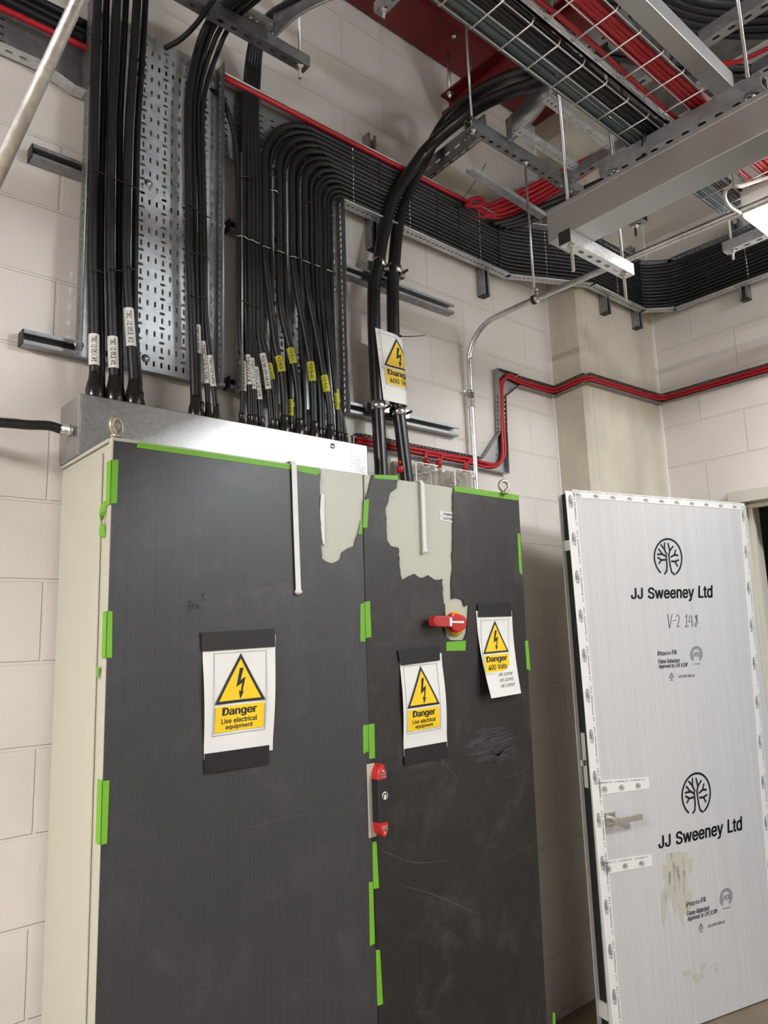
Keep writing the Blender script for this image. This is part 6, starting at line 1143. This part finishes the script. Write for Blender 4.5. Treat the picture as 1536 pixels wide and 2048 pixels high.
# perforated tray from the wall to the overhead channel, and its curved side beyond it
def sidepl(a, b, h, lab):
    t = thing('cable_tray', lab, 'cable tray', a, 'overhead trays'); a, b = V(a), V(b); e = b-a; L = e.length; e.normalize()
    mb = MB(); mb.perf(a, e, (0,0,1), L, h, [(0,.028,None),(.028,.046,.06,.016,.0055,1,0),(.046,h,None)]); s = V((1,0,0))
    mb.perf(a, e, s, L, .024, [(0,.006,None),(.006,.018,.05,.016,.003,1,0),(.018,.024,None)]); mb.quad(a+V((0,0,h)), b+V((0,0,h)), b+V((0,0,h))+s*.012, a+V((0,0,h))+s*.012)
    mb.build('tray_side', m_galvd, t, solid=.0015); return t
sg = sidepl((2.205,2.185,3.662), (2.205,1.80,3.682), .085, 'dark perforated tray side coming off the wall beside the thick cables')
mb = MB(); mb.obox((2.203,1.85,3.722), (.004,0,0), (0,.055,0), (0,0,.034))
for q in (1.815,1.89): mb.lathe((2.199,q,3.71), (-1,0,0), [(0,.009),(.006,.007),(.006,0)], 8); mb.lathe((2.199,q,3.745), (-1,0,0), [(0,.009),(.006,.007),(.006,0)], 8)
mb.build('coupler_plate', m_galvd, sg)
t = thing('cable_tray', 'dark curved riser tray side sweeping up beside the thick cables', 'cable tray', (2.30,1.75,3.68), 'overhead trays')
crv = [V((2.30,1.76,3.664)), V((2.30,1.69,3.676)), V((2.30,1.62,3.700)), V((2.30,1.56,3.735)), V((2.30,1.515,3.785)), V((2.30,1.49,3.85))]
nrm = [V((0,.08,1)), V((0,.17,1)), V((0,.36,.93)), V((0,.62,.78)), V((0,.85,.5)), V((0,.97,.25))]
c2 = cr(crv, 5); n2 = [v.normalized() for v in cr(nrm, 5)]; mb = MB(); vs = []
for p, n in zip(c2, n2): vs += [p, p+n*.10]
mb.add(vs, [(2*i,2*i+1,2*i+3,2*i+2) for i in range(len(c2)-1)], True); vs = []
for p, n in zip(c2, n2): vs += [p, p+V((.022,0,0))]
mb.add(vs, [(2*i,2*i+1,2*i+3,2*i+2) for i in range(len(c2)-1)], True)
mb.build('curved_side', m_galvd, t, solid=.002)
MB().tube(c2, .0025, 6).build('rolled_lip', m_galv, t)
MB().quad((2.299,1.765,3.66),(2.299,1.735,3.665),(2.299,1.735,3.775),(2.299,1.765,3.74)).build('splice_plate', m_galvd, t, solid=.004)
def rail(a, b, lab):
    t = thing('slotted_rail', lab, 'metal rail', a, 'overhead slotted rails'); a, b = V(a), V(b); e = b-a; L = e.length; e.normalize(); s = e.cross(V((0,0,1))).normalized()
    mb = MB(); mb.perf(a-s*.019, e, s, L, .038, [(0,.008,None),(.008,.030,.025,.006,.0045,1,0),(.030,.038,None)])
    for k in (-1,1): mb.quad(a+s*.019*k, b+s*.019*k, b+s*.019*k+V((0,0,.02)), a+s*.019*k+V((0,0,.02)))
    mb.build('rail', m_galv, t, solid=.0016)
rail((2.285,1.70,3.668), (2.70,1.705,3.668), 'slotted rail of the overhead tray nearer the wall')
rail((2.225,1.512,3.668), (2.74,1.520,3.668), 'slotted rail of the overhead tray farther from the wall')
a_, b_ = P(940,343,2,3.60), P(1086,436,2,3.60); rail(a_, b_, 'lower slotted rail crossing just above the long cable run')
# hanging trapeze with the big trunking
tz = 2.86; ks = .94
sx0, sx1, sy = 1.885, 2.255, 1.248
strut((sx0,sy,tz-.0413), (sx1,sy,tz-.0413), (0,0,1), 'short bright slotted channel hanging on two rods under the big trunking', 'overhead channel struts', mat=m_bright, caps=(0,))
rod(1.918, sy, tz-.125, CEIL, 'long rod through the left end of the short hanging channel', (tz-.043,))
rod(2.222, sy, tz-.135, 3.6, 'rod through the right end of the short hanging channel', (tz-.043,))
t = thing('cable_trunking', 'large smooth galvanised trunking carried by the short hanging channel', 'trunking', (1.96,1.2,tz))
MB().box((1.905,-.9,tz+.001),(2.018,1.325,tz+.112)).build('body', m_trunk, t, bevel=.002)
MB().box((1.9035,-.9,tz+.098),(2.0195,1.326,tz+.114)).build('lid', m_trunk, t, bevel=.0015)
# second channel carrying the baskets
bz = 3.085; kx_ = .796
st = P(1218,350,2,bz-.041); sx = st.x
strut((sx,1.16,bz-.041), (sx,.655,bz-.041), (0,0,1), 'slotted channel carrying the wire baskets and the small trunking', 'overhead channel struts', caps=())
rod(sx+.0, 1.118, bz-.052, 3.9, 'short rod at the far end of the channel under the wire baskets', (bz-.043,))
q = P(1490,160,2,bz); rod(sx, q.y, bz-.05, CEIL, 'rod at the near end of the channel under the baskets, beside the small trunking', (bz-.043,))
t = thing('cable_trunking', 'small square galvanised trunking beside the red wire basket', 'trunking', (1.5,.75,bz))
MB().box((.4,.728,bz),(1.985,.778,bz+.050)).build('body', m_trunk, t, bevel=.0015)
def basket(y0, y1, x0, x1, z, hside, lab, ph):
    t = thing('wire_basket', lab, 'wire basket', (x0,(y0+y1)/2,z), 'wire basket trays')
    mb = MB(); r = .0024; n = max(2, round((y1-y0)/.052)); xs = x0+ph
    for k in range(n+1): y = y0+(y1-y0)*k/n; mb.tube([(x0,y,z),(x1,y,z)], r, 6)
    for k in (y0-.012, y1+.012):
        mb.tube([(x0,k,z+hside),(x1,k,z+hside)], r*1.25, 6)
    while xs < x1:
        mb.tube([(xs,y1+.012,z+hside+.004),(xs,y1+.012,z+.010),(xs,y1+.004,z-.003),(xs,y0-.004,z-.003),(xs,y0-.012,z+.010),(xs,y0-.012,z+hside+.004)], r, 6); xs += .1075
    mb.build('wire_mesh', m_wire, t); return t
pb = P(1009,91,2,bz); x_first = (pb.x-.2) % .1075
basket(.947, 1.045, .2, 2.58, bz+.002, .05, 'wire basket with blue grey and black cables, nearer the wall', x_first)
pr = P(1203,118,2,bz); basket(.792, .908, .2, 2.68, bz+.002, .045, 'wire basket with red cables beside the small trunking', (pr.x-.2) % .1075)
for i in range(5):
    y = 1.050-.0125*i+.003; z = bz+.010+(.004 if i % 2 else 0); mb = MB()
    mb.tube(cr([V((x, y+random.uniform(-.003,.003), z+random.uniform(0,.004))) for x in [.2,.6,.9,1.2,1.5,1.8,2.1,2.4,2.60]], 5), .0066, 8)
    tag(mb.build('data_cable', m_teal), 'blue grey cable in the wire basket nearer the wall, %s from its left edge' % ORD[i], 'cable', 'blue grey cables in the wire basket')
for i in range(9):
    y = .990-.0085*(i % 6)+.002; z = bz+.011+(.015 if i > 5 else 0)+random.uniform(0,.004); mb = MB()
    mb.tube(cr([V((x, y+random.uniform(-.006,.006), z+random.uniform(0,.008))) for x in [.2,.6,.9,1.2,1.5,1.8,2.1,2.4,2.60]], 5), .0062, 8)
    tag(mb.build('data_cable', m_cable), 'black cable in the wire basket nearer the wall', 'cable', 'black cables in the wire basket')
for i in range(7):
    y = .815+.0125*(i % 4)+(.006 if i > 3 else 0); z = bz+.012+(.018 if i > 3 else 0); mb = MB()
    mb.tube(cr([V((x, y+random.uniform(-.004,.004), z+random.uniform(0,.005))) for x in [.2,.6,.9,1.2,1.5,1.8,2.1,2.4,2.60]], 5), .0078, 8)
    tag(mb.build('fire_cable', m_red), 'red cable of the main bundle in the wire basket beside the trunking', 'cable', 'red cables bundled in the wire basket')
mb = MB(); mb.tube(cr([V((x,.896+.004*math.sin(x*7),bz+.010+.004*math.cos(x*9))) for x in [.2,.6,.9,1.2,1.5,1.8,2.1,2.4,2.60]], 5), .0065, 8)
tag(mb.build('fire_cable', m_red), 'single red cable at the left side of the red wire basket', 'cable')
MB_ = MB(); MB_.box((.2,.925,bz+.012),(1.99,.932,bz+.040)).box((.2,.918,bz+.012),(1.99,.932,bz+.015))
tag(MB_.build('angle_rail', m_bright), 'bright metal angle rail between the two wire baskets', 'metal rail')
mb = MB(); p0 = P(1290,262,2,bz+.02); mb.tube(cr([p0+V((-.10,.02,.03)), p0+V((-.03,.005,.01)), p0, P(1288,300,2,bz-.03), P(1292,340,2,bz-.07)], 6), .010, 10)
tag(mb.build('power_cable', m_cable), 'black cable dropping out of the wire basket at the far channel', 'cable')
# ---------------------------------------------------------------- red steelwork under the soffit
def ibeam(axis, a, b, c0, c1, z0, z1, t=.012, w=None):
    mb = MB(); cm = (c0+c1)/2
    for box in (((a,c0,z0),(b,c1,z0+t)), ((a,c0,z1-t),(b,c1,z1)), ((a,cm-.005,z0+t),(b,cm+.005,z1-t))):
        (x0,y0,q0),(x1,y1,q1) = box
        if axis == 1: x0, y0, x1, y1 = y0, x0, y1, x1
        mb.box((min(x0,x1),min(y0,y1),q0),(max(x0,x1),max(y0,y1),q1))
    return mb
t = thing('steel_beam', 'red primed steel beam along the top of the back wall', 'steel beam', (2,2.1,4.36), 'red steel beams')
ibeam(0, -1.2, WX-.02, 2.0, 2.188, 4.36, 4.56).build('section', m_steel, t)
MB().lathe((2.30,2.03,4.36), (0,0,-1), [(0,.012),(.010,.011),(.012,0)], 6).build('bolt', m_bright, t)
t = thing('steel_beam', 'red primed stub beam hung on bolts under the wall beam', 'steel beam', (2.38,1.6,4.05), 'red steel beams')
ibeam(1, .1, 2.165, 2.335, 2.455, 4.05, 4.155).build('section', m_steel, t)
for x, y in ((2.352,2.12),(2.44,2.06)):
    mb = MB(); mb.cyl((x,y,4.14), (x,y,4.372), .009, 12); mb.lathe((x,y,4.372), (0,0,1), [(0,.018),(.004,.018),(.004,.012),(.014,.012)], 6); mb.lathe((x,y,4.142), (0,0,-1), [(0,.018),(.003,.018),(.003,.013),(.016,.012),(.02,.008),(.026,.008)], 6)
    mb.build('hanger_bolt', m_bright, t)
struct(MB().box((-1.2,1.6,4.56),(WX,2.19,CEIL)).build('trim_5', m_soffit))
# short channel end on a bolt, top edge of the picture
p = P(767,20,2,3.95); t = thing('channel_strut', 'short channel end with a bolt at the very top of the picture', 'metal channel', p, 'overhead channel struts')
channel(MB(), (p.x-.01,p.y-.35,p.z), (p.x,p.y+.03,p.z), (0,0,1)).build('channel', m_galv, t, solid=.0024)
mb = MB(); mb.lathe((p.x,p.y,p.z-.001), (0,0,-1), [(0,.015),(.003,.015),(.003,.010),(.013,.010)], 6); mb.cyl((p.x,p.y,p.z-.04), (p.x,p.y,CEIL), .006); mb.build('bolt', m_bright, t)
# channel with rails over the left trays, its rod and the curved tray side above it
ty, tz2 = 1.94, 3.64
strut((.80,ty,tz2), (1.392,ty,tz2), (0,0,1), 'overhead slotted channel at the top left, black cables passing behind it', 'overhead channel struts')
rod(1.362, ty+.0, tz2-.05, CEIL, 'rod through the right end of the top left overhead channel', (tz2-.003,))
a_, b_ = P(425,-8,2,3.70), P(548,62,2,3.70)
rail(a_, b_, 'slotted rail parallel to the top left overhead channel')
t = thing('cable_tray', 'dark curved tray side at the top of the picture with black cables inside', 'cable tray', P(548,70,2,3.70), 'overhead trays')
cv = [P(547,78,1,1.90), P(572,52,1,1.82), P(602,28,1,1.73), P(640,8,1,1.63), P(690,-12,1,1.52)]; c3 = cr(cv, 5); mb = MB(); vs = []
for i, q in enumerate(c3): vs += [q, q+V((-.012,-.02,.085))]
mb.add(vs, [(2*i,2*i+1,2*i+3,2*i+2) for i in range(len(c3)-1)], True); mb.build('curved_side', m_galvd, t, solid=.002)
MB().tube(c3, .004, 6).build('rolled_lip', m_galv, t)
# channel and black cable loops at the top right
za = 3.45
pa, pb_ = P(1405,92,2,za), P(1560,-8,2,za)
strut(pa, pb_, (0,0,1), 'slotted channel below the black cable loops at the top right corner', 'overhead channel struts')
pa, pb_ = P(1255,180,2,3.36), P(1345,128,2,3.36)
strut(pa, pb_, (0,0,1), 'slotted channel seen through the red wire basket', 'overhead channel struts')
pa, pb_ = P(1105,138,2,3.40), P(1262,42,2,3.40)
strut(pa, pb_, (0,0,1), 'slotted channel seen between the two wire baskets', 'overhead channel struts')
for i in range(9):
    o = i*8.5
    z = 3.78+.012*(i % 2)
    pts = [P(1180-o*.2,-70+o,2,z), P(1300,-40+o*1.05,2,z), P(1370,-8+o*.95,2,z), P(1440,6+o*.9,2,z), P(1536,4+o*.95,2,z), P(1640,-20+o,2,z)]
    cable(pts, .017, 'thick black cable looping across the top right corner, %s from the top' % ORD[i], 'black cable loops at the top right', name='power_cable')
for i in range(2):
    z = 3.62; o = i*15
    cable([P(1170,92+o,2,z), P(1230,100+o,2,z), P(1290,112+o,2,z), P(1340,122+o,2,z), P(1440,133+o,2,z), P(1500,136+o,2,z)], .013, '%s of two thick blue black cables behind the red wire basket' % ('upper','lower')[i], 'cables behind the red basket')
cable([P(1440,128,2,3.55), P(1480,122,2,3.55), P(1540,95,2,3.55), P(1600,70,2,3.55)], .008, 'thin red cable running off to the right edge behind the trunking end', 'red cables bundled in the wire basket', name='fire_cable', mat=m_red)
# lower right: channel with rod near the lamp
sl = P(1455,505,2,3.16)
strut((sl.x,sl.y+.01,3.16), (sl.x,.45,3.16), (0,0,1), 'slotted channel hanging on a rod beyond the lamp at the right edge', 'overhead channel struts', mat=m_galv)
rod(sl.x, sl.y-.02, 3.12, 3.9, 'rod through the end of the channel beside the lamp', (3.157,))
q = P(1268,452,2,3.22); strut((q.x,q.y+.012,3.22), (q.x,q.y-.05,3.22), (0,0,1), 'small channel end with a bolt seen just below the big trunking', 'overhead channel struts')
rod(q.x, q.y-.005, 3.175, CEIL, 'short bolt rod through the small channel end below the big trunking', (3.217,), mat=m_black)
# slanting pole close to the camera at the top left
a = CAM+ray(-40,427)*1.28; b = CAM+ray(176,-44)*1.40
t = thing('steel_conduit', 'silver steel pipe slanting across the top left corner', 'conduit', a)
b = a+(b-a)*((CEIL-a.z)/(b.z-a.z)); MB().tube([a, b], .0125, 16).build('pipe', m_bright, t)

# ================================================================ lamps
def batten(x, y, z, L, W, lab, mat, along='x', hh=.012):
    t = thing('batten_light', lab, 'ceiling light', (x,y,z), 'suspended batten lights')
    ex, ey_ = (V((L/2,0,0)), V((0,W/2,0))) if along == 'x' else (V((0,L/2,0)), V((W/2,0,0)))
    c = V((x,y,z)); up = V((0,0,1))
    MB().obox(c+up*.050, ex*1.004, ey_*1.02, up*.040).build('housing', m_white, t, bevel=.010)
    for k in (-.6, .6): MB().cyl(c+ex*k+up*.085, V((c.x+ex.x*k, c.y+ex.y*k, CEIL)), .004, 8).build('suspension_rod', m_rod, t)
    o = MB().obox(c+up*(.012-hh), ex, ey_, up*hh).build('diffuser', mat, t, bevel=.009)
    return t
lamp = batten(2.500+.56, .845, 2.998, 1.12, .20, 'bright white batten light at the right edge below the big trunking', emit('lit_diffuser_main', (1,.985,.95), 8.5), 'x')
le = V((2.500,.80,3.045))
MB().lathe(le+V((.004,0,0)), (-1,0,.25), [(0,.014),(.016,.014),(.018,.017),(.030,.017),(.034,.009)], 14).build('flex_gland', m_white, lamp)
MB().tube(cr([le+V((-.02,.0,.0)), le+V((-.05,.005,.008))]+[P(x,y,1,w) for x, y, w in ((1482,372,.80),(1466,371,.82),(1452,380,.84),(1450,396,.87),(1460,413,.90),(1480,426,.92))], 8), .0055, 10).build('flex', m_flex, lamp)
batten(-1.95, .25, 2.9, 1.5, .2, 'bright white batten light hanging out of view behind the viewer at the left', emit('lit_diffuser_left', (1,.955,.91), 126), 'y', .016)
batten(2.80, -1.45, 3.4, 1.2, .2, 'cool white batten light hanging out of view behind the viewer at the right', emit('lit_diffuser_right', (.92,.97,1), 94), 'y', .032)
w = bpy.data.worlds.new('world'); S.world = w; w.use_nodes = True
w.node_tree.nodes['Background'].inputs['Color'].default_value = (.5,.52,.55,1); w.node_tree.nodes['Background'].inputs['Strength'].default_value = .02
S.view_settings.view_transform = 'Standard'; S.view_settings.look = 'None'; S.view_settings.gamma = 1.0; S.view_settings.use_curve_mapping = False
S.view_settings.exposure = 0.95
S.cycles.max_bounces = 8; S.cycles.diffuse_bounces = 5; S.cycles.glossy_bounces = 4; S.cycles.transparent_max_bounces = 8
S.cycles.sample_clamp_indirect = 6.0
